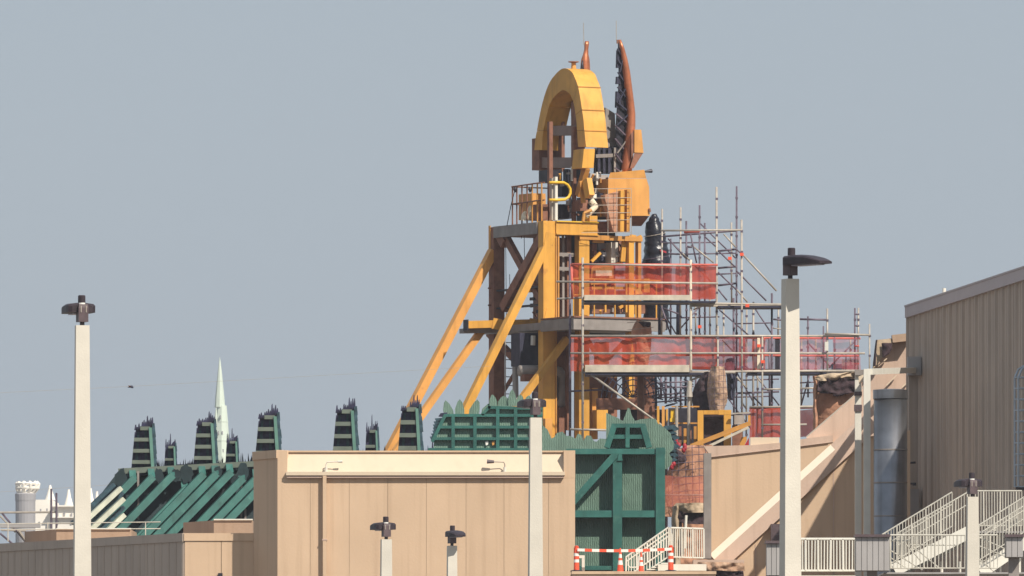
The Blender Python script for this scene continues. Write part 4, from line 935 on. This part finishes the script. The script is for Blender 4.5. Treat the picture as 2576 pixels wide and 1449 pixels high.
for k in range(7): zb7((100+k*50,1050+20*(k%3)),(128+k*50,1230),'brown_and_shaded' if k%2 else 'ochre','cabinet',287.3,.2)

# rock wall with rebar mesh between green wall and right tan wall
t = thing('mesh_rock_wall','peach rock wall under wire mesh between the green wall and tan wall','rockwork',P(1725,1900,270)-Vector((0,0,EYE)))
rock('rock','rock',t,[(1120,1725,1790),(1135,1700,1795),(1160,1690,1800),(1210,1672,1800),(1280,1668,1800),(1300,1668,1800)],270,.3,.12,21,18)
rock('hollow_shade','rock_dark_shade',t,[(1130,1695,1705),(1145,1690,1722),(1158,1685,1728),(1164,1690,1722)],269.5,.2,.12,23,10)  # dark lump on the face paints the shade of a hollow
for k in range(6):
    x=1690+k*17; MB().tube([P(x,1120+max(0,(3-k))*10,269.3),P(x+2,1280,269.3)],.010,4).obj('mesh_wire','galv_shaded',t)
for k in range(8):
    y=1124+k*18; MB().tube([P(1690,y+6,269.25),P(1775,y,269.25)],.010,4).obj('mesh_wire','galv_shaded',t)
tube((1672,1245),(1770,1246),268.8,.03,G)
def redclump(label,x,y,s):  # dark red blobs built from lobes, not lamps
    t=thing('red_clump',label,'lamp',P(x,y+s,268.5),'red clumps on the rock wall')
    for k in range(3):
        c=P(x+(random.random()-.5)*s*.6,y+(k-1)*s*.4,268.5); MB().lathe(c-Vector((0,0,.08)),[(.02,0),(.06,.05),(.065,.12),(.02,.18)],8).obj('lobe','red_dark',t,smooth=True)
redclump('small dark red clump at the jagged green edge, upper left one',1704,1115,16); redclump('small dark red clump at the jagged green edge, upper right one',1722,1128,12); redclump('small dark red clump low beside the green wall post',1692,1172,10)
# rock doorway below
t = thing('rock_doorway','pale rough rock doorway with dark recess above the small stairs','rockwork',P(1730,1900,266)-Vector((0,0,EYE)))
rock('jamb','rock_pale',t,[(1272,1692,1712),(1300,1690,1712),(1350,1690,1710),(1420,1688,1712),(1500,1688,1712)],264.5,.25,.10,31)
rock('lintel','rock_pale',t,[(1266,1700,1785),(1272,1694,1790),(1282,1696,1790),(1290,1706,1788)],264.3,.3,.12,33)
rock('recess','rock_dark_shade',t,[(1282,1712,1790),(1300,1706,1790),(1312,1710,1790),(1318,1720,1770)],264.2,.03,.08,35)  # dark sheet set in front, painting the shade inside the recess
rock('back_wall','rock',t,[(1290,1700,1790),(1350,1700,1790),(1420,1700,1790),(1500,1700,1790)],265.6,.1,.12,37)
rock('drip','rock_dark_shade',t,[(1280,1706,1720),(1300,1708,1716),(1340,1712,1716),(1400,1706,1712)],264.3,.05,.06,38)
rock('drip','rock_pale',t,[(1292,1718,1726),(1330,1719,1725),(1380,1718,1724)],264.4,.08,.04,39)

# ------------------------------------------------------------------ right tan wall building
D=249.0
t = thing('right_tan_building','tan building right of centre with thick diagonal cream edged band','building',P(1950,1900,D)-Vector((0,0,EYE)))
W=[Y2(150,470),Y2(705,405),Y2(1150,345)]
pts=[P(1788,1425,D),P(2290,1425,D),P(2290,1082,D),P(*W[2],D),P(*W[1],D),P(*W[0],D)]
low=[Vector((p.x,p.y,0)) if i<2 else p for i,p in enumerate(pts)]
MB().prism(low,(0,.5,0)).obj('wall','tan',t)
cap=[P(1771,1160,D-.03),P(*Y2(150,470),D-.03),P(*Y2(705,405),D-.03),P(*Y2(1150,347),D-.03),P(*Y2(1150,290),D-.03),P(*Y2(960,312),D-.03),P(*Y2(705,352),D-.03),P(*Y2(480,372),D-.03),P(*Y2(85,380),D-.03)]
MB().prism([cap[i] for i in (1,2,3,4,5,6,7,8)],(0,.5,0)).obj('parapet','pinkish',t)
MB().tube([P(*Y2(150,468),D-.05),P(*Y2(705,403),D-.05),P(*Y2(1120,349),D-.05)],.012,5).obj('drip_edge','trim',t)
fbox(*[Y2(470,0)[0],Y2(708,0)[0]],Y2(0,308)[1],Y2(0,385)[1],D+.1,.35).obj('parapet_block','cream',t)
fbox(1771,1789.5,1140,1405,D-.3,.85).obj('corner_post','grey_steel',t); fbox(1771,1789.5,1150,1440,D-.28,.1)
# diagonal band: white-painted strip along the chamfered top
def band(a,b,wd,D,dep,m1,m2,name):
    """a,b: upper edge points; wd: (chamfer, face) heights in survey units, perpendicular-ish"""
    (x0,y0),(x1,y1)=a,b; L=math.hypot(x1-x0,y1-y0); nx,ny=-(y1-y0)/L,(x1-x0)/L
    if ny<0: nx,ny=-nx,-ny
    c,f=wd; o=lambda k,DD:[P(x0+nx*k,y0+ny*k,DD),P(x1+nx*k,y1+ny*k,DD)]
    A,Bm,Cm=o(0,D),o(c,D-dep),o(c+f,D-dep); Db=o(c+f,D); 
    MB().prism([A[0],Bm[0],P(x0+nx*c,y0+ny*c,D)],A[1]-A[0]).obj(name+'_chamfer',m1,t)
    MB().hexa([Bm[0],Bm[1],Cm[1],Cm[0]],[o(c,D-.001)[0],o(c,D-.001)[1],Db[1],Db[0]]).obj(name+'_face',m2,t)
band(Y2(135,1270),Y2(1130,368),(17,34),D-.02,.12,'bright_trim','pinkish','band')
band(Y2(1130,368),Y2(1420,105),(17,34),D-.02,.12,'pinkish','pinkish','band')
band(Y2(925,303),Y2(1420,-125),(3,68),D+.9,.5,'cream','pinkish','upper_band')
for zx in (512,1155):
    x=P(Y2(zx,0)[0],0,D).x; bx((x-.01,D-.012,0),(x+.01,D-.002,P(0,Y2(0,1190 if zx<600 else 560)[1],D).z)).obj('joint','trim',t)
fbox(1744,1872,1408,1428,D-1.2,1.1).obj('foot_ledge','pinkish',t); fbox(1750,1868,1428,1900,D-1.1,.9).obj('foot_wall','tan',t)
rock('foot_rubble','rock_brown',t,[(1415,1758,1868),(1424,1752,1872),(1436,1748,1874)],D-1.3,.2,.15,41)
rock('foot_shade','rock_dark_shade',t,[(1430,1790,1868),(1449,1788,1870),(1470,1788,1870)],D-1.25,.1,.1,43)
fbox(Y2(640,0)[0],1966,Y2(0,1020)[1],Y2(0,1165)[1],D-.6,.5).obj('service_box','bronze_light',t)

# upper rock / sloped mass behind
t = thing('upper_rock_ledge','peach rock block with dark hollow behind the right lamp post','rockwork',P(2095,1900,262)-Vector((0,0,EYE)))
rock('rock','rock',t,[(945,2052,2160),(965,2046,2170),(1010,2046,2175),(1050,2048,2175),(1090,2050,2175),(1150,2050,2175)],262,.3,.10,51,18)
rock('crust','rock_pale',t,[(934,2140,2165),(938,2100,2165),(943,2060,2166),(949,2048,2160),(955,2050,2120),(959,2056,2085)],261.6,.2,.2,53)
rock('crust','rock',t,[(945,2045,2058),(965,2046,2056),(980,2043,2055),(1010,2047,2053),(1040,2044,2056),(1085,2046,2056)],261.7,.12,.14,54)
rock('hollow','rock_dark_shade',t,[(952,2066,2160),(960,2058,2160),(972,2060,2160),(984,2058,2150),(988,2068,2140),(991,2096,2126),(997,2098,2110)],261.5,.05,.2,55)  # shade of the hollow painted as a dark sheet over the rock
t = thing('sloped_tan_gable','tan sloped gable wall with dark notch beside the big brown wall','building',P(2240,1900,258)-Vector((0,0,EYE)))
MB().prism([P(2130,1130,258),P(2300,1130,258),P(2300,845,258),P(*Y1(1025,762),258),P(*Y1(912,778),258),P(*Y1(888,985),258),P(2160,975,258)],(0,.8,0)).obj('wall','pinkish',t)
MB().prism(fp(Y1,[(905,775),(1020,765),(1025,800),(945,805),(950,910),(880,1000),(885,940),(900,820)],257.6),(0,.7,0)).obj('rough_edge','rock_pale',t)
rock('notch','rock_dark_shade',t,[(Y1(0,800)[1],Y1(945,0)[0],Y1(1025,0)[0]),(Y1(0,850)[1],Y1(948,0)[0],Y1(1022,0)[0]),(Y1(0,880)[1],Y1(950,0)[0],Y1(1005,0)[0]),(Y1(0,912)[1],Y1(953,0)[0],Y1(962,0)[0])],257.4,.05,.04,57,10)  # dark patch on the wall stands in for the notch's shade
rock('rough_edge_shade','rock_dark_shade',t,[(Y1(0,775)[1],Y1(900,0)[0],Y1(912,0)[0]),(Y1(0,850)[1],Y1(890,0)[0],Y1(905,0)[0]),(Y1(0,980)[1],Y1(880,0)[0],Y1(900,0)[0])],257.5,.08,.05,58,8)
MB().beam(P(*Y1(1025,770),257.8),P(*Y1(1160,755),257.8),.5,.22,(0,1,0)).obj('coping','tan_dark',t)
band(Y1(880,1000),Y1(985,915),(2.5,52),257.9,.4,'cream','pinkish','band') if False else None
for a,b in (((980,1130),(1060,1050)),((870,1010),(985,920)),((1100,1145),(1160,1090))):
    MB().beam(P(*Y1(*a),257.85),P(*Y1(*b),257.85),.1,.03,(0,1,0)).obj('edge_strip','cream',t)

# ------------------------------------------------------------------ big brown building at right
p0=P(2285,0,255); p1=P(2576,0,235); d=Vector((p1.x-p0.x,p1.y-p0.y,0)); L0=d.length; d.normalize(); nr=Vector((-d.y,d.x,0)); nr=nr if nr.x<0 else -nr
zt=EYE+1100*255/F
t = thing('brown_metal_building','large brown metal sided building with pale fascia at the right edge','building',(p0.x,p0.y,0))
S=Vector((p0.x,p0.y,0)); Lx=L0*1.55
E=S+d*Lx
MB().prism([S-nr*.08,E-nr*.08,E-nr*.08+Vector((25,4,0)),S-nr*.08+Vector((25,4,0))],(0,0,zt)).obj('core','wall_brown',t)
n=int(Lx/1.12)
for i in range(n):
    a=S+d*(i*1.12+.02); b=S+d*((i+1)*1.12-.02)
    MB().prism([a,a+nr*.07,a+d*.06+nr*.07,a+d*.10,(a+b)/2-d*.02,(a+b)/2+nr*.02,(a+b)/2+d*.02,b,b-nr*.07,a-nr*.07],(0,0,zt)).obj('wall_panel','wall_brown',t)
zf=EYE+(HY-773)*255/F
MB().prism([S+nr*.10-d*.0,E+nr*.10,E-nr*.3,S-nr*.3],(0,0,zf-zt)).obj('fascia','fascia',t)
t.children[-1]['kind'] if False else None
o=t
for ch in []: pass
MB().prism([S+nr*.12+Vector((0,0,zf+.002)) ,E+nr*.12+Vector((0,0,zf+.002)),E-nr*.3+Vector((0,0,zf+.002)),S-nr*.3+Vector((0,0,zf+.002))],(0,0,.05)).obj('roof_edge','fascia',t)
for ob in [c for c in COL.objects if c.parent==t and c.name.startswith('fascia')]:
    ob.location.z += zt
# small roof vent
v_=P(*Y1(1430,430),251.5); MB().tube([v_-Vector((0,0,.6)),v_+Vector((0,0,.2))],.05,8).obj('roof_vent','white',t)
# wall box with vertical raceway
q=P(2284,0,252.6)
fbox(2284,2318,897,944,252.4,.5).obj('wall_box','grey_panel',t)
fbox(2286,2314,944,1400,252.8,.35).obj('raceway','wall_brown',t)
fbox(2288,2312,1230,1300,252.3,.3).obj('meter_box','grey_panel',t)
for y in (1165,1219):
    MB().tube([P(*Y3(560,520 if y<1200 else 690),252.2),P(*Y3(645,515 if y<1200 else 690),252.2)],.03,6).obj('conduit','bronze',t)
fbox(*[Y3(620,0)[0],Y3(650,0)[0]],Y3(0,680)[1],Y3(0,705)[1],252,.12).obj('junction_box','bronze',t)

# caged ladder at the right edge
t = thing('caged_ladder','grey caged access ladder on the brown wall at the right frame edge','ladder',P(2572,1230,232))
zt2=P(0,950,232).z; zb2=P(0,1225,232).z
cx=P(2580,0,232).x
for k in range(5):
    a_=math.pi*(1.0+.25*k-.5)
    x=cx+math.cos(a_+math.pi/2)*.28; y=232+math.sin(a_+math.pi/2)*.28
    MB().tube([(x,y,zb2),(x,y,zt2),(x+.10,y+.1,zt2+.22),(cx+.15,232.2,zt2+.42)],.03,6).obj('cage_bar','cage_blue',t)
for k in range(11):
    z=zb2+(zt2-zb2)*k/10
    MB().tube([(cx+math.cos(q)*.28,232+math.sin(q)*.28,z) for q in [math.pi*(.5+j/6) for j in range(10)]],.018,5,True).obj('cage_hoop','cage_blue',t)
fbox(2556,2600,1225,1232,231.8,.5).obj('landing','bronze',t)

# ------------------------------------------------------------------ white pipe frames and round duct
t = thing('white_pipe_frame','white square pipe frame standing beside the round metal duct','pipe frame',P(2170,1900,241)-Vector((0,0,EYE)))
def wbox(z,a,b,D,dep,m,name):
    (x0,y0),(x1,y1)=z(*a),z(*b); return fbox(x0,x1,y0,y1,D,dep).obj(name,m,t)
fbox(2173,2190,928,1900,241,.22).obj('post','white',t)
MB().beam(P(2189,935,241.1),P(2300,931,252.6),.16,.16).obj('crossbar','white',t)
fbox(2151,2167,944,1900,242,.22).obj('post','white',t)
fbox(2151,2172.7,930,943.7,241.9,.3).obj('crossbar','grey_steel',t)
for y0,y1 in ((1018,1034),(985,995)): fbox(2149.5,2168.5,y0,y1,241.95,.3).obj('clamp','bronze_light',t)
MB().prism(fp(Y1,[(765,1060),(815,1040),(800,1100),(770,1120)],241.6),(0,.1,0)).obj('bracket','cream',t)
t = thing('round_metal_duct','round galvanised metal duct with capped top beside the brown wall','duct',P(2240,1900,240.5)-Vector((0,0,EYE)))
c=P(2240,1900,240.5); rr=44*240.5/F; 
zT=P(0,981,240.5).z; c=Vector((c.x,240.5,0))
MB().lathe(c,[(rr*.96,0),(rr*.96,zT-.25)],40).obj('shell','duct',t,smooth=True)
MB().lathe(c,[(rr*1.0,zT-.24),(rr*1.0,zT),(rr*.6,zT+.02)],40).obj('cap','duct',t,smooth=False)
for y in (1133,1216,1300):
    z=P(0,y,240.5).z; MB().lathe(c,[(rr*.975,z),(rr*.975,z+.03)],40).obj('band','grey_steel',t)

# ------------------------------------------------------------------ stairs and railings at lower right
def railing(t,p0,p1,h,nb,r=.018,m='white',mid=None,post=3):
    p0,p1=Vector(p0),Vector(p1); up=Vector((0,0,1))
    MB().tube([p0+up*h,p1+up*h],r*1.5,6).obj('top_rail',m,t)
    MB().tube([p0+up*.1,p1+up*.1],r*1.2,6).obj('bottom_rail',m,t)
    if mid: MB().tube([p0+up*mid,p1+up*mid],r*1.2,6).obj('mid_rail',m,t)
    for i in range(nb+1):
        f=i/nb; p=p0+(p1-p0)*f; k=r*1.5 if i%post==0 else r*.8
        q=Vector(((random.random()-.5)*.01,0,0))
        MB().tube([p+up*.1+q,p+up*h-q],k,6).obj('baluster' if i%post else 'post',m,t)
D=212.0
t = thing('white_stairs','white metal stairs with railings climbing to a landing at lower right','stairs',P(2380,1900,D)-Vector((0,0,EYE)))
h=.98
a=P(*Y3(395,1220),D); b=P(*Y3(1000,860),D)
railing(t,P(*Y3(370,1425),D),P(*Y3(945,1075),D),h*.93,24,.012,'rail_white',.62,5)
railing(t,P(*Y3(500,1410),D+1.3),P(*Y3(1068,1078),D+1.3),h*.93,24,.012,'rail_white',.62,5)
railing(t,P(*Y3(1070,1070),D+1.3),P(*Y3(1520,1070),D+1.3),h*.95,20,.012,'rail_white',None,6)
railing(t,P(*Y3(1165,1355),D-.2),P(*Y3(1560,1110),D-.2),h*.95,16,.012,'rail_white',.62,5)
railing(t,P(*Y3(1180,1415),D+1),P(*Y3(1560,1180),D+1),h*.95,16,.012,'rail_white',.62,5)
s0,s1=P(*Y3(470,1400),D),P(*Y3(1080,1090),D)
MB().beam(s0,s1,.06,.30).obj('stringer','white',t); MB().beam(s0+Vector((.2,1.3,0)),s1+Vector((.2,1.3,0)),.06,.26).obj('stringer','white',t)
s2,s3=P(*Y3(1180,1420),D+.1),P(*Y3(1560,1160),D+.1); MB().beam(s2,s3,.06,.3).obj('stringer','white',t)
for k in range(14):
    p=s0+(s1-s0)*(k+.5)/14; bx((p.x-.14,D+.05,p.z-.02),(p.x+.14,D+1.25,p.z+.02)).obj('tread','grey_panel',t)
for k in range(9):
    p=s2+(s3-s2)*(k+.5)/9; bx((p.x-.14,D+.15,p.z-.02),(p.x+.14,D+1.25,p.z+.02)).obj('tread','grey_panel',t)
bx((P(*Y3(1080,0),D).x,D-.1,P(*Y3(0,1095),D).z),(P(*Y3(1560,0),D).x,D+1.5,P(*Y3(0,1080),D).z)).obj('landing','grey_panel',t)
# front guard with cross bracing
Df=210.0
railing(t,P(*Y3(435,1420),Df),P(*Y3(1050,1420),Df),P(0,Y3(0,1112)[1],Df).z-P(0,Y3(0,1420)[1],Df).z,20,.013,'rail_white',None,3)
railing(t,P(*Y3(1165,1420),Df),P(*Y3(1320,1420),Df),P(0,Y3(0,1112)[1],Df).z-P(0,Y3(0,1420)[1],Df).z,5,.013,'rail_white',None,3)
for a,b in (((440,1240),(700,1400)),((590,1180),(860,1400)),((440,1300),(590,1400)),((440,1160),(600,1160)),((600,1195),(1000,1195)),((690,1330),(560,1180)),((1165,1200),(1390,1290)),((1165,1130),(1390,1230)),((1200,1330),(1330,1260)),((1165,1310),(1300,1420))):
    MB().tube([P(*Y3(*a),Df+.1),P(*Y3(*b),Df+.1)],.014,6).obj('cross_brace','rail_white',t)
for x in (440,590,860,1010,1180,1340,1430,1500):
    MB().tube([P(*Y3(x,1090 if x>1300 else 1330),D+.4),Vector((P(*Y3(x,0),D).x,D+.4,0))],.035,8).obj('leg','white',t)
bx((P(*Y3(380,0),Df).x,Df-.15,P(0,Y3(0,1432)[1],Df).z),(P(*Y3(1600,0),Df).x,Df+3.2,P(0,Y3(0,1420)[1],Df).z)).obj('walkway','grey_panel',t)
for x in (900,1040,1230,1390): bx((P(*Y3(x,0),D).x-.05,D+1.8,0),(P(*Y3(x,0),D).x+.05,D+1.9,P(0,Y3(0,1430)[1],D).z)).obj('leg','bronze_light',t)
t2=t
# balustrade left of stairs, with walkway slab
t = thing('walkway_balustrade','white barred balustrade between the thick lamp post and grey panelled box','railing',P(2080,1900,213)-Vector((0,0,EYE)))
zb_=P(0,1446,213); railing(t,P(1995,1446,213),P(2152,1446,213),P(0,1356,213).z-zb_.z,20,.02,'white',None,4)
bx((P(1930,0,213).x,212.8,zb_.z-.2),(P(2152,0,213).x,214.5,zb_.z-.02)).obj('slab','white',t)
for x in (1940,2050,2140): bx((P(x,0,213).x-.08,213.5,0),(P(x,0,213).x+.08,213.7,zb_.z-.21)).obj('leg','grey_steel',t)
def pbox(label,x0,x1,y0,y1,D,n):
    t=thing('panelled_box',label,'box',P((x0+x1)/2,y1,D),'grey panelled boxes')
    fbox(x0+1,x1-1,y0+5,y1,D+.05,.8).obj('body','grey_steel',t)
    for k in range(n):
        a=x0+(x1-x0)*k/n; b=x0+(x1-x0)*(k+1)/n; fbox(a+.6,b-.6,y0+6,y1-1,D,.045).obj('panel','grey_panel',t)
    fbox(x0-2,x1+2,y0-2,y0+4.8,D-.08,.95).obj('lid','bronze_light',t)
    a=P((x0+x1)/2,y1,D); bx((a.x-.12,D+.3,0),(a.x+.12,D+.5,a.z)).obj('pedestal','grey_steel',t)
pbox('wide grey panelled box at the foot of the white stairs',2153,2238,1346,1436,209,6)
pbox('narrow grey panelled box half hidden behind the thick lamp post',1928,1966,1362,1448,211,3)
pbox('small grey panelled box at the bottom right corner',2531,2574,1346,1402,208,3)

# ------------------------------------------------------------------ low roof with cones, barrier and small stairs
D=238.0
t = thing('front_low_roof','tan parapet strip along the bottom edge carrying cones and barrier','building',P(1650,1900,D)-Vector((0,0,EYE)))
zr=P(0,1437,D).z
a,b=P(1440,0,D).x,P(1800,0,D).x
bx((a,D,0),(b,D+8,zr-.08)).obj('wall','tan',t); bx((a-.02,D-.04,zr-.078),(b+.02,D+8,zr)).obj('coping','tan',t)
def cone(label,x,D,h):
    p=P(x,0,D); c=Vector((p.x,D,zr)); t=thing('traffic_cone',label,'traffic cone',c,'orange cones on the low roof')
    s=.17*h; bx((c.x-s,D-s,zr),(c.x+s,D+s,zr+.04)).obj('base','hivis',t)
    r0,r1=.135*h,.03*h; rad=lambda f:r0+(r1-r0)*f; H=h-.04
    segs=[(0,.28,'hivis','shell'),(.28,.47,'reflective','collar'),(.47,.58,'hivis','shell'),(.58,.74,'reflective','collar'),(.74,1,'hivis','shell')]
    for f0,f1,m,nm in segs:
        MB().lathe(c+Vector((0,0,.04)),[(rad(f0),H*f0),(rad(f1),H*f1)],14).obj(nm,m,t,smooth=False)
cone('left orange and white traffic cone in front of the green wall',Z8(585,0)[0],240,.66); cone('right orange and white traffic cone before the stair railing',Z8(788,0)[0],240,.56)
def delin(label,x,yt,D):
    p=P(x,yt,D); h=p.z-zr; c=Vector((p.x,D,zr)); t=thing('delineator_post',label,'barrier post',c,'orange barrier posts')
    MB().lathe(c,[(.16,0),(.16,.05),(.07,.07)],12).obj('base','dark_steel',t)
    cuts=[(.07,.38,'hivis'),(.38,.5,'reflective'),(.5,.62,'hivis'),(.62,.74,'reflective'),(.74,.95,'hivis')]
    for f0,f1,m in cuts: MB().lathe(c,[(.075,h*f0),(.07,h*f1)],12).obj('sleeve',m,t)
    MB().lathe(c,[(.05,h*.95),(.06,h*1.0),(.03,h*1.02)],10).obj('knob','hivis',t)
delin('orange striped barrier post at the corner of the stucco building',Z8(160,0)[0],Z8(0,1160)[1],239.5); delin('orange striped barrier post in front of the small stair railing',Z8(1075,0)[0],Z8(0,1155)[1],239.5)
t = thing('barrier_tape','red and white striped barrier bar strung between the orange posts','barrier',P(1560,Z8(0,1200)[1],239.4))
x0,x1=Z8(170,0)[0],Z8(1085,0)[0]; n=13
for k in range(n):
    f0,f1=k/n,(k+1)/n; y=Z8(0,1195)[1]; sg=lambda f:3.2*math.sin(math.pi*f)
    MB().beam(P(x0+(x1-x0)*f0,y+sg(f0)-2*f0,239.4),P(x0+(x1-x0)*f1,y+sg(f1)-2*f1,239.4),.03,.075,(0,1,0)).obj('stripe','hivis' if k%2 else 'reflective',t)
t = thing('white_barricade','small white barricade leg beside the left orange barrier post','barrier',P(Z8(215,0)[0],1436,239.8))
fbox(Z8(180,0)[0],Z8(240,0)[0],Z8(0,1248)[1],Z8(0,1275)[1],239.8,.05).obj('board','white',t)
fbox(Z8(212,0)[0],Z8(240,0)[0],Z8(0,1275)[1]+.2,1437,239.8,.05).obj('leg','white',t)
D=243.5
t = thing('small_white_stairs','small white barred stair and landing railing in front of the rock doorway','stairs',P(1660,1437,D))
zbase=zr
hh=P(0,Z8(0,965)[1],D).z-P(0,Z8(0,1290)[1],D).z
railing(t,P(*Z8(1075,1300),D),P(*Z8(1395,1310),D),hh*.98,15,.017,'white',None,5)
railing(t,P(*Z8(640,1500),D),P(*Z8(1055,1210),D),hh*.72,16,.017,'white',hh*.58,4)
railing(t,P(*Z8(760,1500),D+1.1),P(*Z8(1090,1270),D+1.1),hh*.72,12,.016,'white',None,4)
for k in range(8):
    p=P(*Z8(700+k*47,1460-k*20),D); bx((p.x-.13,D+.03,p.z-.03),(p.x+.13,D+1.1,p.z)).obj('tread','white',t)
bx((P(*Z8(950,0),D).x,D-.1,P(0,Z8(0,1398)[1],D).z),(P(*Z8(1420,0),D).x,D+1.4,P(0,Z8(0,1335)[1],D).z)).obj('landing','white',t)
MB().tube([P(*Z8(1225,860),D+.5),P(*Z8(1210,1180),D+.5)],.035,8).obj('tall_post','white',t)
MB().tube(fp(Z8,[(665,1290),(660,1345),(680,1365),(745,1365)],D-.3),.02,6).obj('rail_end','white',t)

# ------------------------------------------------------------------ far left background
D=900.0
t = thing('distant_white_building','bright white distant building with pointed roof cones at lower left','building',P(150,1900,D)-Vector((0,0,EYE)))
fbox(132,215,1271,1900,D,14).obj('wall','castle',t); fbox(88,131,1257,1900,D+1,14).obj('wall','castle',t); fbox(216,262,1275,1900,D+2,14).obj('wall','castle',t)
for x,y in ((143,1290),(160,1288),(178,1291),(196,1289),(143,1310),(178,1309),(100,1280),(116,1279),(230,1292),(248,1292)): fbox(x,x+4,y,y+9,D-.15,.1).obj('window','castle_grey',t)
for y in (1272,1300): fbox(131,217,y,y+2.5,D-.5,.45).obj('cornice','castle',t)
for x,yt,yb,w_ in ((126,1220,1258,22),(173,1231,1276,20),(228,1228,1276,20),(244,1236,1276,14)):
    c=P(x,yb,D+6); MB().lathe(c,[(w_*D/F*.62,0),(w_*D/F*.3,(yb-yt)*D/F*.55),(.1,(yb-yt)*D/F)],12).obj('roof_cone','castle',t)
t = thing('distant_grey_turret','distant grey round turret topped by a white lattice crown','tower',P(64,1900,880)-Vector((0,0,EYE)))
D=880; c=P(64,1900,D); c=Vector((c.x,D,0)); r=25*D/F
MB().lathe(c,[(r,0),(r,P(0,1262,D).z),(r*1.03,P(0,1258,D).z),(r*1.05,P(0,1243,D).z),(r*.8,P(0,1238,D).z)],20).obj('shaft','castle_grey',t,smooth=False)
for j in range(10):
    a_=2*math.pi*j/10
    q=lambda y,f:c+Vector((math.cos(a_)*r*f+.6*(f-.7),math.sin(a_)*r*f,P(0,y,D).z))
    MB().tube([q(1247,.55),q(1240,.8),q(1228,1.05),q(1218,1.1),q(1212,.95)],.16,6).obj('crown_rib','castle',t)
for y,f in ((1240,.8),(1228,1.07),(1217,1.1)):
    MB().tube([c+Vector((math.cos(2*math.pi*j/16)*r*f+.4*(f-.7),math.sin(2*math.pi*j/16)*r*f,P(0,y,D).z)) for j in range(17)],.14,5,False).obj('crown_ring','castle',t)
D=1200
t = thing('distant_pale_spire','slender pale distant spire rising behind the scenery towers','tower',P(558,1900,D)-Vector((0,0,EYE)))
c=P(558,1900,D); c=Vector((c.x,D,0)); k=D/F
def sp(y,x0,x1): return ((x1-x0)/2*k, P(0,y,D).z)
MB().lathe(c,[(20*k,0),(20*k,P(0,1150,D).z),(18.5*k,P(0,1110,D).z),(15.5*k,P(0,1060,D).z),(12*k,P(0,1020,D).z)],8).obj('tower_body','spire',t)
c2=c+Vector((-5*k,0,0))
MB().lathe(c2,[(13*k,P(0,1025,D).z),(11.5*k,P(0,1000,D).z),(8.5*k,P(0,970,D).z),(5*k,P(0,935,D).z),(2.2*k,P(0,912,D).z),(.3*k,P(0,898,D).z)],8).obj('spire_roof','spire',t)
for y,r_ in ((1024,13.2),(1062,16.2),(1110,19.2)): MB().lathe(c+Vector((-5*k if y<1030 else 0,0,0)),[(r_*k,P(0,y,D).z),(r_*k,P(0,y-3,D).z)],8).obj('string_course','spire',t)
for y,dx in ((1045,-3),(1085,2),(1085,-8),(1130,4)): bx((c.x+(dx-1.3)*k,c.y-19*k,P(0,y,D).z-8*k),(c.x+(dx+1.3)*k,c.y-8*k,P(0,y,D).z)).obj('slit_window','castle_grey',t)
for dx,y0,y1,w_ in ((-17,1120,1060,5),(10,1150,1090,7),(16,1160,1105,5),(-14,1070,1040,3.5)):
    MB().lathe(c+Vector((dx*k,-8*k,0)),[(w_*k,P(0,y0+200,D).z),(w_*k,P(0,y0-20,D).z),(.2*k,P(0,y1-20,D).z)],8).obj('pinnacle','spire',t)
# light steel frame, far left
t = thing('steel_lattice_frame','thin steel tube frame with diagonal braces at the left frame edge','frame',P(70,1360,300))
def lt(a,b,r=.035,m='galv_shaded'): MB().tube([P(*Y5(*a),300),P(*Y5(*b),300.1)],r,6).obj('tube',m,t)
lt((495,600),(495,1060)); lt((545,640),(545,1060)); lt((-20,830),(550,825),.035,'galv'); lt((20,835),(245,1110)); lt((0,860),(150,1020),.03,'galv'); lt((0,1030),(130,1140)); lt((10,1000),(250,1005),.03,'galv')
lt((180,1005),(245,1100),.05,'galv')
fbox(0,100,1318,1327,299,.5).obj('deck','grey_panel',t)
# cables
for nm,lab,pts in (('overhead_cable','thin overhead cable sagging from left frame edge to the yellow tower',[(-40,990),(328,972),(800,945),(1232,921)]),('overhead_cable','thin lower overhead cable crossing the distant white building',[(-40,1240),(150,1228),(290,1219),(330,1214)])):
    m=MB(); m.tube([P(x,y,285) for x,y in pts],.0045,5); m.obj(nm,'galv',None,label=lab,cat='cable',group='overhead cables')
# bird
t = thing('bird','small dark bird flying beside the left lamp post','bird',P(328,974,230))
c=P(328,974,230)
body=[(-7,1),(-3,0),(1,-1.5),(4,-1),(6,1),(7,2.5)]
m=MB(); m.tube([P(328+a,974+b,230) for a,b in body],[.004,.014,.03,.035,.025,.006],8); m.obj('body','navy',t,smooth=True)
for s in (-1,1):
    q=P(330,974,230); MB().prism([q,q+Vector((-.035,s*.02,0)),q+Vector((-.08,s*.12,.035)),q+Vector((-.02,s*.1,.03))],(0,0,.004)).obj('wing','brown_and_shaded',t)

# ------------------------------------------------------------------ humid air
hz = bpy.data.materials.new('haze'); hz.use_nodes = True; hn = hz.node_tree; hn.nodes.clear()
ho = hn.nodes.new('ShaderNodeOutputMaterial'); pv = hn.nodes.new('ShaderNodeVolumePrincipled')
pv.inputs['Color'].default_value = (.86,.90,.97,1); pv.inputs['Density'].default_value = .00015; pv.inputs['Anisotropy'].default_value = 0.0
hn.links.new(pv.outputs[0], ho.inputs['Volume']); MATS['haze'] = hz
bx((-400,-40,-1),(400,1300,90)).obj('haze','haze',kind='stuff')
